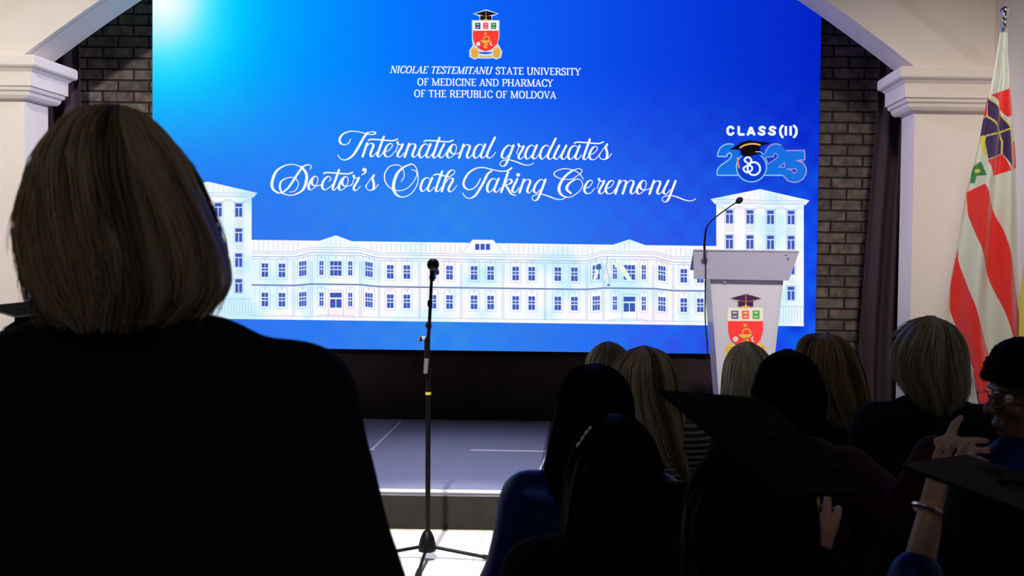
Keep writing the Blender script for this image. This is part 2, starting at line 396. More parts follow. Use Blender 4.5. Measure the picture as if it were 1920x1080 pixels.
# ------------------------------------------------------------------ drawing on flat faces
def catmull(pts, n=7):
    p = np.array(pts, dtype=float)
    if len(p) < 3: 
        return np.array([p[0]+(p[-1]-p[0])*t for t in np.linspace(0, 1, 6)])
    q = np.vstack([2*p[0]-p[1], p, 2*p[-1]-p[-2]]); out = []
    for i in range(1, len(q)-2):
        p0, p1, p2, p3 = q[i-1], q[i], q[i+1], q[i+2]
        for k in range(n):
            t = k/n
            out.append(0.5*((2*p1)+(-p0+p2)*t+(2*p0-5*p1+4*p2-p3)*t*t+(-p0+3*p1-3*p2+p3)*t**3))
    out.append(p[-1]); return np.array(out)
class Gfx:
    def __init__(s, mapper, step): s.v = []; s.f = []; s.mi = []; s.mats = []; s.map = mapper; s.step = step
    def m(s, m):
        if m not in s.mats: s.mats.append(m)
        return s.mats.index(m)
    def poly(s, pts, m, layer=1):
        b = len(s.v)
        for p in pts: s.v.append(s.map(p[0], p[1], layer*s.step))
        s.f.append(tuple(range(b, b+len(pts)))); s.mi.append(s.m(m))
    def rect(s, u0, v0, u1, v1, m, layer=1): s.poly([(u0, v0), (u1, v0), (u1, v1), (u0, v1)], m, layer)
    def ribbon(s, c, wd, m, layer):
        c = np.asarray(c, dtype=float); n = len(c)
        wd = np.full(n, wd) if np.isscalar(wd) else np.asarray(wd)
        t = np.gradient(c, axis=0); L = np.hypot(t[:, 0], t[:, 1])+1e-9; t = t/L[:, None]
        nrm = np.stack([-t[:, 1], t[:, 0]], 1)
        a = c + nrm*wd[:, None]/2; b = c - nrm*wd[:, None]/2
        base = len(s.v); mi = s.m(m)
        for i in range(n):
            s.v.append(s.map(a[i, 0], a[i, 1], layer*s.step)); s.v.append(s.map(b[i, 0], b[i, 1], layer*s.step))
        for i in range(n-1):
            s.f.append((base+2*i, base+2*i+1, base+2*i+3, base+2*i+2)); s.mi.append(mi)
        for i, sg in ((0, -1), (n-1, 1)):               # round ends
            if wd[i] > 0.5:
                s.disc(c[i, 0], c[i, 1], wd[i]/2, wd[i]/2, m, layer, 8)
    def line(s, pts, wd, m, layer=2):
        for p, q in zip(pts, pts[1:]):
            dx, dy = q[0]-p[0], q[1]-p[1]; L = math.hypot(dx, dy) or 1; nx, ny = -dy/L*wd/2, dx/L*wd/2
            s.poly([(p[0]+nx, p[1]+ny), (q[0]+nx, q[1]+ny), (q[0]-nx, q[1]-ny), (p[0]-nx, p[1]-ny)], m, layer)
    def disc(s, u, v, ru, rv, m, layer=2, n=24):
        s.poly([(u+ru*math.cos(2*math.pi*k/n), v+rv*math.sin(2*math.pi*k/n)) for k in range(n)], m, layer)
    def pen(s, pts, wmin, wmax, m, layer=3, n=7):
        c = catmull(pts, n); t = np.gradient(c, axis=0); L = np.hypot(t[:, 0], t[:, 1])+1e-9
        dn = np.clip(t[:, 1]/L, 0, 1)**1.4
        wd = wmin+(wmax-wmin)*dn
        k = np.ones(5)/5; wd = np.convolve(np.pad(wd, 2, mode='edge'), k, 'valid')
        s.ribbon(c, wd, m, layer)
    def build(s, name, parent):
        o = mesh_np(name, s.v, s.f, s.mats, parent, smooth=False, world=True)
        o.data.polygons.foreach_set('material_index', np.array(s.mi, dtype=np.int32)); return o

# ------------------------------------------------------------------ LED screen
YS = 8.30
p0 = P(285, 100, YS); p1 = P(1536, 300, YS)
sx0, sx1 = p0.x, p1.x; sz0 = P(1000, 660, YS).z; sz1 = sz0 + 3.35
screen = thing('led_screen', 'huge blue LED wall showing white ceremony lettering and a white building drawing', 'screen', ((sx0+sx1)/2, YS+0.05, sz0))
bm = bmesh.new(); add_box(bm, (sx0, YS+0.004, sz0), (sx1, YS+0.09, sz1), 0.003); bm_obj('cabinet', bm, M['black_case'], screen, world=True)
for xx in (sx0+0.1, sx1-0.2):
    bm = bmesh.new(); add_box(bm, (xx, YS+0.05, SZ), (xx+0.1, YS+0.07, sz0+0.1)); bm_obj('support_leg', bm, M['black_metal'], screen, world=True)
def screen_material():
    m = bpy.data.materials.new('led_picture'); m.use_nodes = True; nt = m.node_tree; nt.nodes.clear()
    N = nt.nodes.new; Lk = nt.links.new
    tc = N('ShaderNodeTexCoord'); sp = N('ShaderNodeSeparateXYZ'); Lk(tc.outputs['Generated'], sp.inputs[0])
    def math_(op, a, b=None, c=None):
        n = N('ShaderNodeMath'); n.operation = op
        for i, x in enumerate((a, b, c)):
            if x is None: continue
            if isinstance(x, (int, float)): n.inputs[i].default_value = x
            else: Lk(x, n.inputs[i])
        return n.outputs[0]
    x = sp.outputs['X']; z = sp.outputs['Z']
    H = (sz1-sz0); Wd = sx1-sx0
    vis = (P(300, 0, YS).z - sz0)/H                # height of the photo's top edge on the screen
    dx = math_('SUBTRACT', x, 0.015); dz = math_('MULTIPLY', math_('SUBTRACT', z, vis), H/Wd*0.82)
    rr = math_('SQRT', math_('ADD', math_('MULTIPLY', dx, dx), math_('MULTIPLY', dz, dz)))
    ns = N('ShaderNodeTexNoise'); ns.inputs['Scale'].default_value = 3.2; ns.inputs['Detail'].default_value = 2
    Lk(tc.outputs['Generated'], ns.inputs['Vector'])
    rr = math_('ADD', rr, math_('MULTIPLY', math_('SUBTRACT', ns.outputs['Fac'], 0.5), 0.05))
    r = N('ShaderNodeValToRGB'); cr_ = r.color_ramp
    cr_.interpolation = 'B_SPLINE'; stops = [(0.0, (255, 255, 255)), (0.03, (215, 252, 255)), (0.06, (90, 236, 255)), (0.09, (10, 218, 255)), (0.13, (0, 190, 255)), (0.18, (0, 166, 255)), (0.26, (0, 140, 255)), (0.38, (8, 112, 252)), (0.56, (14, 88, 246)), (0.74, (8, 62, 224)), (0.95, (4, 34, 196))]
    cr_.elements[0].position = stops[0][0]; cr_.elements[0].color = (*lin(stops[0][1]), 1)
    cr_.elements[1].position = stops[-1][0]; cr_.elements[1].color = (*lin(stops[-1][1]), 1)
    for p_, c_ in stops[1:-1]:
        e = cr_.elements.new(p_); e.color = (*lin(c_), 1)
    Lk(rr, r.inputs[0])
    # the lower half shows a paler band of the picture
    lt = math_('MINIMUM', math_('MAXIMUM', math_('DIVIDE', math_('SUBTRACT', vis*0.86, z), vis*0.62), 0.0), 1.0)
    low_f = math_('MULTIPLY', math_('MULTIPLY', math_('MULTIPLY', lt, lt), math_('SUBTRACT', 3.0, math_('MULTIPLY', lt, 2.0))), 0.85)
    wx = N('ShaderNodeValToRGB'); ce = wx.color_ramp
    ce.elements[0].position = 0.05; ce.elements[0].color = (*lin((62, 104, 232)), 1)
    ce.elements[1].position = 0.97; ce.elements[1].color = (*lin((20, 60, 228)), 1)
    e = ce.elements.new(0.45); e.color = (*lin((58, 146, 232)), 1)
    e = ce.elements.new(0.75); e.color = (*lin((52, 96, 236)), 1)
    Lk(x, wx.inputs[0])
    mx = N('ShaderNodeMix'); mx.data_type = 'RGBA'
    Lk(low_f, mx.inputs[0]); Lk(r.outputs[0], mx.inputs[6]); Lk(wx.outputs[0], mx.inputs[7])
    # soft spotted texture of the picture
    sxn = math_('SINE', math_('MULTIPLY', x, 118)); szn = math_('SINE', math_('MULTIPLY', z, 72))
    n2 = N('ShaderNodeTexNoise'); n2.inputs['Scale'].default_value = 13; n2.inputs['Detail'].default_value = 3; Lk(tc.outputs['Generated'], n2.inputs['Vector'])
    dots = math_('ADD', math_('MULTIPLY', math_('MULTIPLY', sxn, szn), 0.22), math_('SUBTRACT', n2.outputs['Fac'], 0.5))
    amt = math_('MULTIPLY', math_('ADD', dots, 0.30), 0.95)
    amt = math_('MULTIPLY', amt, low_f)
    mx2 = N('ShaderNodeMix'); mx2.data_type = 'RGBA'; mx2.clamp_factor = True
    Lk(amt, mx2.inputs[0]); Lk(mx.outputs[2], mx2.inputs[6]); mx2.inputs[7].default_value = (*lin((20, 120, 255)), 1)
    em = N('ShaderNodeEmission'); o = N('ShaderNodeOutputMaterial'); Lk(mx2.outputs[2], em.inputs[0]); Lk(em.outputs[0], o.inputs[0])
    return m
bm = bmesh.new(); add_box(bm, (sx0+0.004, YS, sz0+0.004), (sx1-0.004, YS+0.006, sz1-0.004)); bm_obj('display_face', bm, screen_material(), screen, world=True)
def smap(u, v, dy):
    p = P(u, v, YS); return (p.x, YS-dy, p.z)
W_ = emat('led_white', (248, 252, 255)); 
def tinted_white():
    m = bpy.data.materials.new('led_white_tinted'); m.use_nodes = True; nt = m.node_tree; nt.nodes.clear()
    tc = nt.nodes.new('ShaderNodeTexCoord'); n = nt.nodes.new('ShaderNodeTexNoise'); r = nt.nodes.new('ShaderNodeValToRGB')
    n.inputs['Scale'].default_value = 2.4; n.inputs['Detail'].default_value = 3
    e = nt.nodes.new('ShaderNodeEmission'); o = nt.nodes.new('ShaderNodeOutputMaterial')
    r.color_ramp.elements[0].position = 0.36; r.color_ramp.elements[0].color = (*lin((205, 243, 255)), 1)
    r.color_ramp.elements[1].position = 0.66; r.color_ramp.elements[1].color = (*lin((255, 244, 250)), 1)
    k = r.color_ramp.elements.new(0.52); k.color = (*lin((252, 254, 255)), 1)
    nt.links.new(tc.outputs['Object'], n.inputs['Vector']); nt.links.new(n.outputs['Fac'], r.inputs[0]); nt.links.new(r.outputs[0], e.inputs[0]); nt.links.new(e.outputs[0], o.inputs[0])
    return m
WB = tinted_white()
LN = emat('led_line_blue', (150, 172, 222)); LN2 = emat('led_line_grey', (112, 138, 190)); WN = emat('led_window_blue', (62, 92, 186)); WN2 = emat('led_window_frame', (214, 224, 246))

# --- the building drawing
g = Gfx(smap, 0.0012)
def Bv(u, w_): return (u, w_ + 0.0135*(u-420))
def bp(pts, m=WB, layer=1): g.poly([Bv(*p) for p in pts], m, layer)
def bl(pts, wd=0.8, m=LN, layer=3): g.line([Bv(*p) for p in pts], wd, m, layer)
bp([(470, 449), (1345, 449), (1345, 597), (470, 597)])                       # long wing
bl([(420, 597), (1345, 597)], 1.5, WB, 2)
for c in (630, 1180):                                                           # roof gables
    bp([(c-60, 459), (c, 438.5), (c+58, 459), (c+90, 471), (c-90, 471)], WB, 2)
bp([(868, 468), (886, 443), (925, 443), (944, 468)], WB, 2)                     # dormer
bl([(866, 468), (886, 443), (925, 443), (946, 468)], 0.7)
for k in range(3): g.rect(891+k*10, 457.2, 899+k*10, 468.5, WN, 4)
def eave(u0, u1, dy0=0, dy1=0):
    for w_ in (470, 474, 480, 485): bl([(u0, w_+dy0), (u1, w_+dy1)], 0.8 if w_ != 480 else 1.2)
    bl([(u0, 533.5+dy0*0.35), (u1, 533.5+dy1*0.35)], 3.0, LN2)
    bl([(u0, 591), (u1, 591)], 0.7)
xs_ = [472, 551, 584, 676, 711, 1100, 1132, 1225, 1262, 1345]
hs_ = [0, 0, -9, -9, 0, 0, -9, -9, 0, 0]
for a in range(len(xs_)-1): eave(xs_[a], xs_[a+1], hs_[a], hs_[a+1])
for u in np.arange(476, 1340, 9.2):
    if abs(u-630) < 64 or abs(u-1180) < 64 or abs(u-906) < 42: continue
    bl([(u, 452), (u, 468)], 0.6)
for c in (630, 1180):
    for k in range(-4, 5): bl([(c+k*9, 441+abs(k)*4.6), (c+k*9, 458)], 0.6)
for u in (551, 584, 676, 711, 787, 865, 943, 1022, 1100, 1132, 1225, 1262):
    bl([(u-1.6, 487), (u-1.6, 591)], 0.7); bl([(u+1.6, 487), (u+1.6, 591)], 0.7)
for u in (787, 1022, 478): 
    for w_ in np.arange(540, 591, 5.5): bl([(u-2, w_), (u+2, w_)], 0.6)
def window(u, w0, w1, hw, cols, sk=0.0):
    def q(x, y): return Bv(u+x, y+sk*x)
    fr = [q(-hw-3.5, w1+4), q(-hw-3.5, w0-9), q(-hw*0.5, w0-11), q(hw*0.5, w0-11), q(hw+3.5, w0-9), q(hw+3.5, w1+4), q(-hw-3.5, w1+4)]
    g.line(fr, 0.6, LN, 3)
    g.line([q(-1, w0-10), q(0, w0-5), q(1, w0-10)], 0.6, LN, 3)
    g.poly([q(-hw-0.6, w0-0.6), q(hw+0.6, w0-0.6), q(hw+0.6, w1+0.6), q(-hw-0.6, w1+0.6)], WN2, 3)
    cw = 2*hw/cols; H_ = w1-w0
    for k in range(cols):
        for (f0, f1) in ((0, .30), (.38, .53), (.61, 1)):
            g.poly([q(-hw+k*cw+0.45, w0+H_*f0), q(-hw+(k+1)*cw-0.45, w0+H_*f0), q(-hw+(k+1)*cw-0.45, w0+H_*f1), q(-hw+k*cw+0.45, w0+H_*f1)], WN, 4)
for u in (497, 529, 732, 763, 812, 843, 889, 920, 967, 997, 1046, 1077, 1282, 1313):
    window(u, 493, 518, 6.3, 2); window(u, 548, 573, 6.3, 2)
for u, sk in ((568, -0.15), (692, 0.15), (1118, -0.15), (1241, 0.15)):
    window(u, 488, 515, 7, 3, sk); window(u, 546, 572, 7, 3, sk*0.6)
for c in (630, 1180):
    for du in (-27, 27): window(c+du, 487, 513, 4, 2); window(c+du, 546, 571, 4, 2)
    window(c, 487, 514, 11, 3)
    g.rect(c-11, Bv(c, 546)[1], c+11, Bv(c, 555)[1], WN, 4)                        # door light and door leaves
    for k in (-1, 1): g.rect(c+k*5.7-5, Bv(c, 558)[1], c+k*5.7+5, Bv(c, 574)[1], WN, 4)
    bl([(c-14, 541), (c-14, 591)], 0.7); bl([(c+14, 541), (c+14, 591)], 0.7); bl([(c-14, 541), (c+14, 541)], 0.7)
    bl([(c-37, 591), (c-22, 588), (c+22, 588), (c+37, 591)], 0.7)
for (c, yb) in ((390, 593), (1425, 593)):                                          # the two towers
    L = lambda u, w_: (c+u, w_)
    bp([L(-82, 362), L(82, 362), L(82, 597), L(-82, 597)], WB, 2)
    bp([L(-93, 361), L(0, 341), L(93, 361), L(90, 364), L(85, 370), L(-85, 370), L(-90, 364)], WB, 2)
    bl([L(-93, 362), L(93, 362)], 0.8); bl([L(-85, 369), L(85, 369)], 0.8); bl([L(-84, 366), L(84, 366)], 0.7)
    for k in range(-8, 9): bl([L(k*10, 344+abs(k)*2.1), L(k*10, 361)], 0.5)
    sc = []
    for k in np.linspace(-80, 80, 41): sc.append(L(k, 377-3.5*math.cos(k/38.5*2*math.pi)))
    bl(sc, 0.7); bl([(a, b+3) for a, b in sc], 0.6)
    for k in (-57.5, -19, 19.5, 58):
        u = c+k
        for j, w0 in enumerate((381, 428, 475, 523)):
            q0 = Bv(u, w0); g.rect(u-8, q0[1]-1.5, u+8, q0[1]+26, WN2, 3)
            g.rect(u-6.4, q0[1], u+6.4, q0[1]+6.5, WN, 4); g.rect(u-6.4, q0[1]+8.5, u-0.8, q0[1]+25, WN, 4); g.rect(u+0.8, q0[1]+8.5, u+6.4, q0[1]+25, WN, 4)
            bl([(u-9, w0+27), (u-9, w0-2.5), (u+9, w0-2.5), (u+9, w0+27), (u-9, w0+27)], 0.6)
            if j < 3:
                y = w0+31
                bl([(u-8, y), (u+8, y), (u+8, y+9), (u-8, y+9), (u-8, y)], 0.6); bl([(u-4.5, y+3), (u+4.5, y+3), (u+4.5, y+6), (u-4.5, y+6), (u-4.5, y+3)], 0.6)
    bl([L(-82, 560), L(82, 560)], 0.8)
    for k in np.arange(-78, 82, 5.5): bl([L(k, 561), L(k, 592)], 0.6)
# furled flags drawn on the right gable
FG = emat('led_flag_pale', (236, 244, 240)); FD = emat('led_flag_blue', (70, 104, 170))
for pts in ([(1121, 484), (1127, 489), (1124, 505), (1117, 527), (1112, 526), (1116, 505)], [(1139, 482), (1144, 490), (1146, 512), (1140, 530), (1132, 522), (1137, 500)], [(1158, 483), (1164, 489), (1186, 526), (1179, 528), (1160, 505), (1152, 500)]):
    g.poly(pts, FG, 6)
for pts in ([(1119, 496), (1126, 494), (1128, 503), (1122, 507), (1117, 503)], [(1140, 531), (1145, 536), (1138, 536)]): g.poly(pts, FD, 7)
g.line([(1139, 481), (1137, 500), (1144, 533)], 0.8, FD, 7)
g.build('building_drawing', screen)

# --- the emblem, used on the screen and on the lectern
def emblem_colours(lit):
    cols = dict(edge=(205, 222, 255), black=(26, 16, 34), white=(240, 248, 255), red=(250, 62, 56), gold=(232, 186, 78), gold2=(196, 142, 50), blue=(46, 62, 122), rose=(240, 72, 88), green=(24, 130, 76), gap=(10, 80, 226), pale=(226, 214, 176))
    if lit: return {k: emat('led_emblem_'+k, c) for k, c in cols.items()}
    cols.update(black=(66, 26, 78), white=(232, 224, 214), red=(250, 60, 58), edge=(206, 200, 206), gap=(206, 205, 222), blue=(104, 92, 140), green=(70, 172, 70), rose=(238, 96, 70))
    return {k: mat('print_'+k, lin(c), 0.4) for k, c in cols.items()}
def emblem(g, T, K, L0=2, back=True):
    """T maps emblem drawing units (about 600 x 1000) to the face"""
    def pl(pts, k, l): g.poly([T(*p) for p in pts], K[k], L0+l)
    def ci(x, y, r, k, l, ry=None):
        n = 18; pl([(x+r*math.cos(2*math.pi*i/n), y+(ry or r)*math.sin(2*math.pi*i/n)) for i in range(n)], k, l)
    def st(pts, wd, k, l):
        c = catmull(pts); c = np.array([T(*p) for p in c]); sc = abs(T(100, 0)[0]-T(0, 0)[0])/100
        g.ribbon(c, wd*sc, K[k], L0+l)
    if back:
        pl([(165, 155), (410, 75), (640, 155), (515, 208), (515, 275), (652, 275), (652, 600), (620, 700), (650, 745), (705, 850), (685, 960), (590, 1000), (540, 975), (400, 985), (255, 975), (200, 1000), (100, 950), (95, 830), (160, 740), (145, 600), (145, 275), (285, 275), (285, 208)], 'edge', 0)
    pl([(262, 862), (520, 862), (505, 885), (400, 900), (290, 885)], 'gap', 1)
    for sx in (1, -1):
        f = lambda pts: [(400+sx*(x-400), y) for x, y in pts]
        pl(f([(112, 850), (180, 762), (255, 800), (272, 890), (215, 985), (118, 935), (142, 885)]), 'gold', 2)
        for k in range(4): st(f([(140+k*8, 815+k*42), (200, 835+k*40), (250, 860+k*30)]), 10, 'gold2', 3)
    st([(260, 935), (330, 950), (400, 955), (470, 950), (545, 935)], 42, 'pale', 2); st([(300, 945), (400, 957), (500, 945)], 12, 'gold2', 3)
    pl([(160, 285), (640, 285), (640, 468), (160, 468)], 'white', 2)
    pl([(165, 468), (640, 468), (640, 600), (606, 720), (510, 815), (400, 852), (295, 815), (196, 720), (165, 600)], 'red', 3)
    for x, k in ((255, 'blue'), (400, 'rose'), (545, 'green')):
        pl([(x-48, 322), (x+48, 318), (x+50, 430), (x+38, 440), (x-46, 436)], k, 3)
        pl([(x-44, 316), (x+48, 312), (x+48, 326), (x-44, 330)], 'pale', 4); pl([(x-25, 348), (x+28, 346), (x+28, 364), (x-25, 366)], 'pale', 4); pl([(x-25, 402), (x+28, 400), (x+28, 416), (x-25, 418)], 'pale', 4)
    pl([(300, 190), (505, 190), (505, 272), (300, 272)], 'black', 2)
    pl([(200, 158), (410, 100), (612, 158), (405, 200)], 'black', 3)
    pl([(306, 288), (350, 268), (400, 262), (450, 268), (490, 288)], 'gold', 4)
    st([(405, 105), (406, 180), (405, 245)], 7, 'gold', 5); pl([(395, 240), (415, 240), (420, 275), (390, 275)], 'gold', 5)
    st([(200, 160), (300, 190), (405, 203), (510, 190), (612, 160)], 6, 'gold2', 4)
    star = []
    for i in range(10):
        a = -math.pi/2+i*math.pi/5; r = 32 if i % 2 == 0 else 14; star.append((395+r*math.cos(a), 525+r*math.sin(a)))
    pl(star, 'gold', 4)
    st([(365, 640), (362, 605), (395, 578), (440, 582), (470, 610), (462, 640)], 16, 'gold', 4)
    pl([(300, 648), (500, 648), (455, 690), (345, 690)], 'gold', 5)
    st([(365, 700), (440, 725), (365, 755), (430, 785)], 15, 'gold', 4); pl([(388, 690), (412, 690), (410, 770), (425, 800), (375, 800), (390, 770)], 'gold', 4)
    ci(265, 712, 36, 'white', 4); ci(265, 712, 20, 'edge', 5)
    ci(512, 712, 34, 'white', 4); ci(528, 708, 30, 'red', 5)
g = Gfx(smap, 0.0012)
emblem(g, lambda x, y: (870+x/9.8125, 10+y/9.8125), emblem_colours(True)); g.build('emblem', screen)

# --- university name in serif capitals
TK, TN = 0.155, 0.075
SERIF = {   # width, thick strokes, thin strokes, serif centres (x, y)
 'N': (.80, [[(.14, 1), (.66, 0)]], [[(.14, 0), (.14, 1)], [(.66, 0), (.66, 1)]], [(.14, 0), (.10, 1), (.66, 1)]),
 'I': (.36, [[(.18, 0), (.18, 1)]], [], [(.18, 0), (.18, 1)]),
 'C': (.70, [], [], []), 'O': (.80, [], [], []),
 'L': (.60, [[(.17, 0), (.17, 1)]], [[(.17, .03), (.56, .03), (.57, .2)]], [(.17, 0), (.17, 1)]),
 'A': (.74, [[(.37, 1), (.63, 0)]], [[(.37, 1), (.10, 0)], [(.2, .33), (.53, .33)]], [(.10, 0), (.63, 0)]),
 'E': (.64, [[(.17, 0), (.17, 1)]], [[(.17, .97), (.56, .97), (.56, .82)], [(.17, .52), (.46, .52)], [(.17, .03), (.56, .03), (.58, .2)]], [(.17, 0), (.17, 1)]),
 'T': (.68, [[(.34, 0), (.34, 1)]], [[(.05, .8), (.06, .97), (.62, .97), (.63, .8)]], [(.34, 0)]),
 'S': (.58, [], [], []),
 'M': (.98, [[(.16, 1), (.48, 0)], [(.82, 0), (.82, 1)]], [[(.14, 0), (.16, 1)], [(.48, 0), (.82, 1)]], [(.14, 0), (.82, 0), (.13, 1), (.85, 1)]),
 'U': (.78, [], [], [(.15, 1), (.63, 1)]),
 'V': (.72, [[(.1, 1), (.37, 0)]], [[(.37, 0), (.62, 1)]], [(.1, 1), (.62, 1)]),
 'R': (.72, [[(.17, 0), (.17, 1)], [(.38, .48), (.66, 0)]], [], [(.17, 0), (.17, 1), (.66, 0)]),
 'Y': (.68, [[(.08, 1), (.34, .45)], [(.34, .47), (.34, 0)]], [[(.34, .45), (.6, 1)]], [(.34, 0), (.08, 1), (.6, 1)]),
 'F': (.58, [[(.17, 0), (.17, 1)]], [[(.17, .97), (.54, .97), (.54, .82)], [(.17, .52), (.44, .52)]], [(.17, 0), (.17, 1)]),
 'D': (.78, [[(.17, 0), (.17, 1)]], [], [(.17, 0), (.17, 1)]),
 'P': (.64, [[(.17, 0), (.17, 1)]], [], [(.17, 0), (.17, 1)]),
 'H': (.82, [[(.17, 0), (.17, 1)], [(.65, 0), (.65, 1)]], [[(.17, .5), (.65, .5)]], [(.17, 0), (.17, 1), (.65, 0), (.65, 1)]),
 'B': (.66, [[(.17, 0), (.17, 1)]], [], [(.17, 0), (.17, 1)])}
CURVES = {
 'C': [([(.62, .78), (.55, .96), (.38, 1), (.18, .84), (.11, .5), (.18, .16), (.38, 0), (.55, .05), (.64, .2)], 1)],
 'O': [([(.40, 1), (.19, .86), (.11, .5), (.19, .14), (.40, 0), (.61, .14), (.69, .5), (.61, .86), (.40, 1)], 1)],
 'S': [([(.48, .8), (.42, .97), (.27, 1), (.12, .86), (.14, .68), (.30, .54), (.46, .4), (.48, .18), (.30, 0), (.13, .04), (.08, .22)], 1)],
 'U': [([(.15, 1), (.15, .3), (.24, .03), (.40, 0), (.56, .06), (.63, .3), (.63, 1)], 1)],
 'R': [([(.17, .97), (.42, .97), (.55, .86), (.55, .62), (.42, .5), (.17, .5)], 1)],
 'P': [([(.17, .97), (.42, .97), (.57, .85), (.57, .58), (.42, .45), (.17, .45)], 1)],
 'D': [([(.17, .97), (.42, .97), (.62, .8), (.68, .5), (.62, .2), (.42, .03), (.17, .03)], 1)],
 'B': [([(.17, .97), (.40, .97), (.52, .86), (.52, .65), (.38, .53), (.17, .53)], 1), ([(.38, .53), (.55, .42), (.56, .16), (.42, .03), (.17, .03)], 1)]}
def serif_line(g, text, u0, v0, u1, v1, H_, m, slant=0.0):
    tot = sum(.34 if c == ' ' else SERIF[c][0] for c in text)
    k = (u1-u0)/tot; x = 0
    for c in text:
        if c == ' ': x += .34; continue
        wd, th, tn, se = SERIF[c]
        def T(p):
            lu = (x+p[0])*k + p[1]*slant*H_
            f = (x+p[0])*k/(u1-u0)
            return (u0+lu, v0+(v1-v0)*f - p[1]*H_)
        for ln in th: g.line([T(p) for p in ln], TK*H_, m, 3)
        for ln in tn: g.line([T(p) for p in ln], TN*H_*1.25, m, 3)
        for cv, _ in CURVES.get(c, []):
            cc = catmull(cv, 5); t = np.gradient(cc, axis=0); L = np.hypot(t[:, 0], t[:, 1])+1e-9
            wv = (TN*1.1+(TK*1.05-TN*1.1)*np.abs(t[:, 1]/L))*H_
            g.ribbon([T(p) for p in cc], wv, m, 3)
        for p in se:
            g.line([T((p[0]-.14, min(max(p[1], .03), .97))), T((p[0]+.14, min(max(p[1], .03), .97)))], 0.075*H_, m, 3)
        x += wd
g = Gfx(smap, 0.0012)
serif_line(g, 'NICOLAE TESTEMITANU', 731, 136.8, 921, 139.2, 13.2, W_, 0.26)
serif_line(g, 'STATE UNIVERSITY', 929, 139.3, 1089, 141.3, 13.2, W_)
g.build('lettering_line', screen)
g = Gfx(smap, 0.0012)
serif_line(g, 'OF MEDICINE AND PHARMACY', 782, 160.1, 1037, 162.6, 13.2, W_)
g.build('lettering_line', screen)
g = Gfx(smap, 0.0012)
serif_line(g, 'OF THE REPUBLIC OF MOLDOVA', 776, 181.8, 1043, 185.0, 13.2, W_)
g.build('lettering_line', screen)


# --- ceremony title in script
g = Gfx(smap, 0.0012)
BAR = [(-15.5, 30.1), (-10.6, 32.3), (7, 31.4), (29, 29.7), (39, 32.8)]
ARCH = [(2.7, 8.9), (9, 20), (15, 24.6), (20.4, 21), (15.2, 6.2), (15.6, .9), (18.6, -.4), (23, 3.5), (26.5, 8)]
ISTEM = [(10.2, 25.2), (1.5, 7.5), (1.8, 1.6), (5.8, -.2), (11, 5), (13.3, 8.5)]
BOWL = [(18, 22.5), (15, 25.2), (10.5, 24.8), (5, 19.5), (1.0, 8.8), (2.2, 1.6), (6.2, 0), (13.3, 7.5), (19, 19.5)]
LSTEM = [(15.5, 38), (1.6, 8.7), (1.8, 1.4), (6, -.3), (12.4, 4.2), (16.8, 10.4)]
GTAIL = [(22.3, 24.5), (11.7, -2.9), (7, -12.3), (1.2, -14.6), (-2.9, -11), (0, -5.3), (11.7, -2.4), (24.6, -5.3), (42, -11.7), (52.7, -12.3), (60, -8.8)]
sh = lambda pts, dx, dy=0: [(x+dx, y+dy) for x, y in pts]
GL = {'n': [[(8.6, 24.6), (0.2, 0.2)], ARCH], 't': [[(13.3, 37.2), (2.2, 6), (2.2, .9), (4.9, -.4), (9.7, 4.4), (12.4, 8)], BAR],
 'e': [[(3, 9.3), (6.5, 10), (12.4, 13.3), (17.0, 20.4), (14.6, 24.4), (8, 21.2), (2.4, 10.6), (2.9, 2.7), (8, -.7), (15, 1.8), (21, 9.5)]],
 'r': [[(1, 9), (5.3, 22.5)], [(4.5, 27), (5.6, 24), (10, 22.4), (14.4, 23.9), (11, 16), (5.2, 6), (5.3, .9), (8.9, -.7), (14, 3.5), (16.8, 7)]],
 'a': [BOWL, [(22.5, 25.2), (15.2, 7.5), (14.8, 2.2), (18.6, -.2), (24, 5), (26, 8)]], 'i': [ISTEM],
 'o': [[(11.5, 24), (7, 20), (1.6, 9), (2, 1.5), (6.2, -.2), (14.2, 6), (18.6, 17.3), (16.8, 24), (11, 24), (7, 15.5), (9, 9.3), (15, 6.6), (22, 8.4), (25, 10)]],
 'l': [LSTEM], 'd': [BOWL, sh(LSTEM, 14.7)], 's': [[(0, 7), (11.7, 23.7), (16, 29)], [(16.4, 28.6), (13.6, 23), (16.2, 12), (15, 3), (8.2, 0), (2.3, 4), (2.3, 11)], [(9, .2), (17, 2), (24.6, 11.4)]],
 'g': [[(19, 22), (16, 24.4), (11.7, 24), (4, 15.8), (0.3, 5.3), (2.5, .6), (7, .6), (15, 8.8), (20, 18)], GTAIL],
 'h': [[(10, 27), (15, 28), (23, 33), (24, 38.5), (19, 40), (12.8, 35), (8, 25), (0.2, 0.2)], [(2.7, 8.9), (12, 22.6), (17, 25), (21.3, 21.6), (13.4, 6.2), (13.8, .9), (18, -.5), (24, 5), (28.5, 11)]],
 'k': [[(13, 37.5), (0.2, 0.2)], [(4, 11), (13, 23), (18.7, 23.4), (19.5, 18.7), (14, 15), (7.5, 14)], [(7.5, 14), (12.2, 7.5), (17.8, -1.9), (23.4, -5.6), (28, -5.6)]],
 'm': [[(8.6, 24.6), (0.2, 0.2)], [(2.7, 8.9), (12, 22.5), (17.5, 24.4), (20.4, 20), (14.3, 0.2)], sh(ARCH, 14.3)],
 'c': [[(13.2, 16), (16.6, 19), (15.5, 23.5), (10.9, 24.6), (4, 18), (0.4, 7.4), (2.9, 1.1), (7.4, 0), (16.6, 6.3), (20, 10)]]}
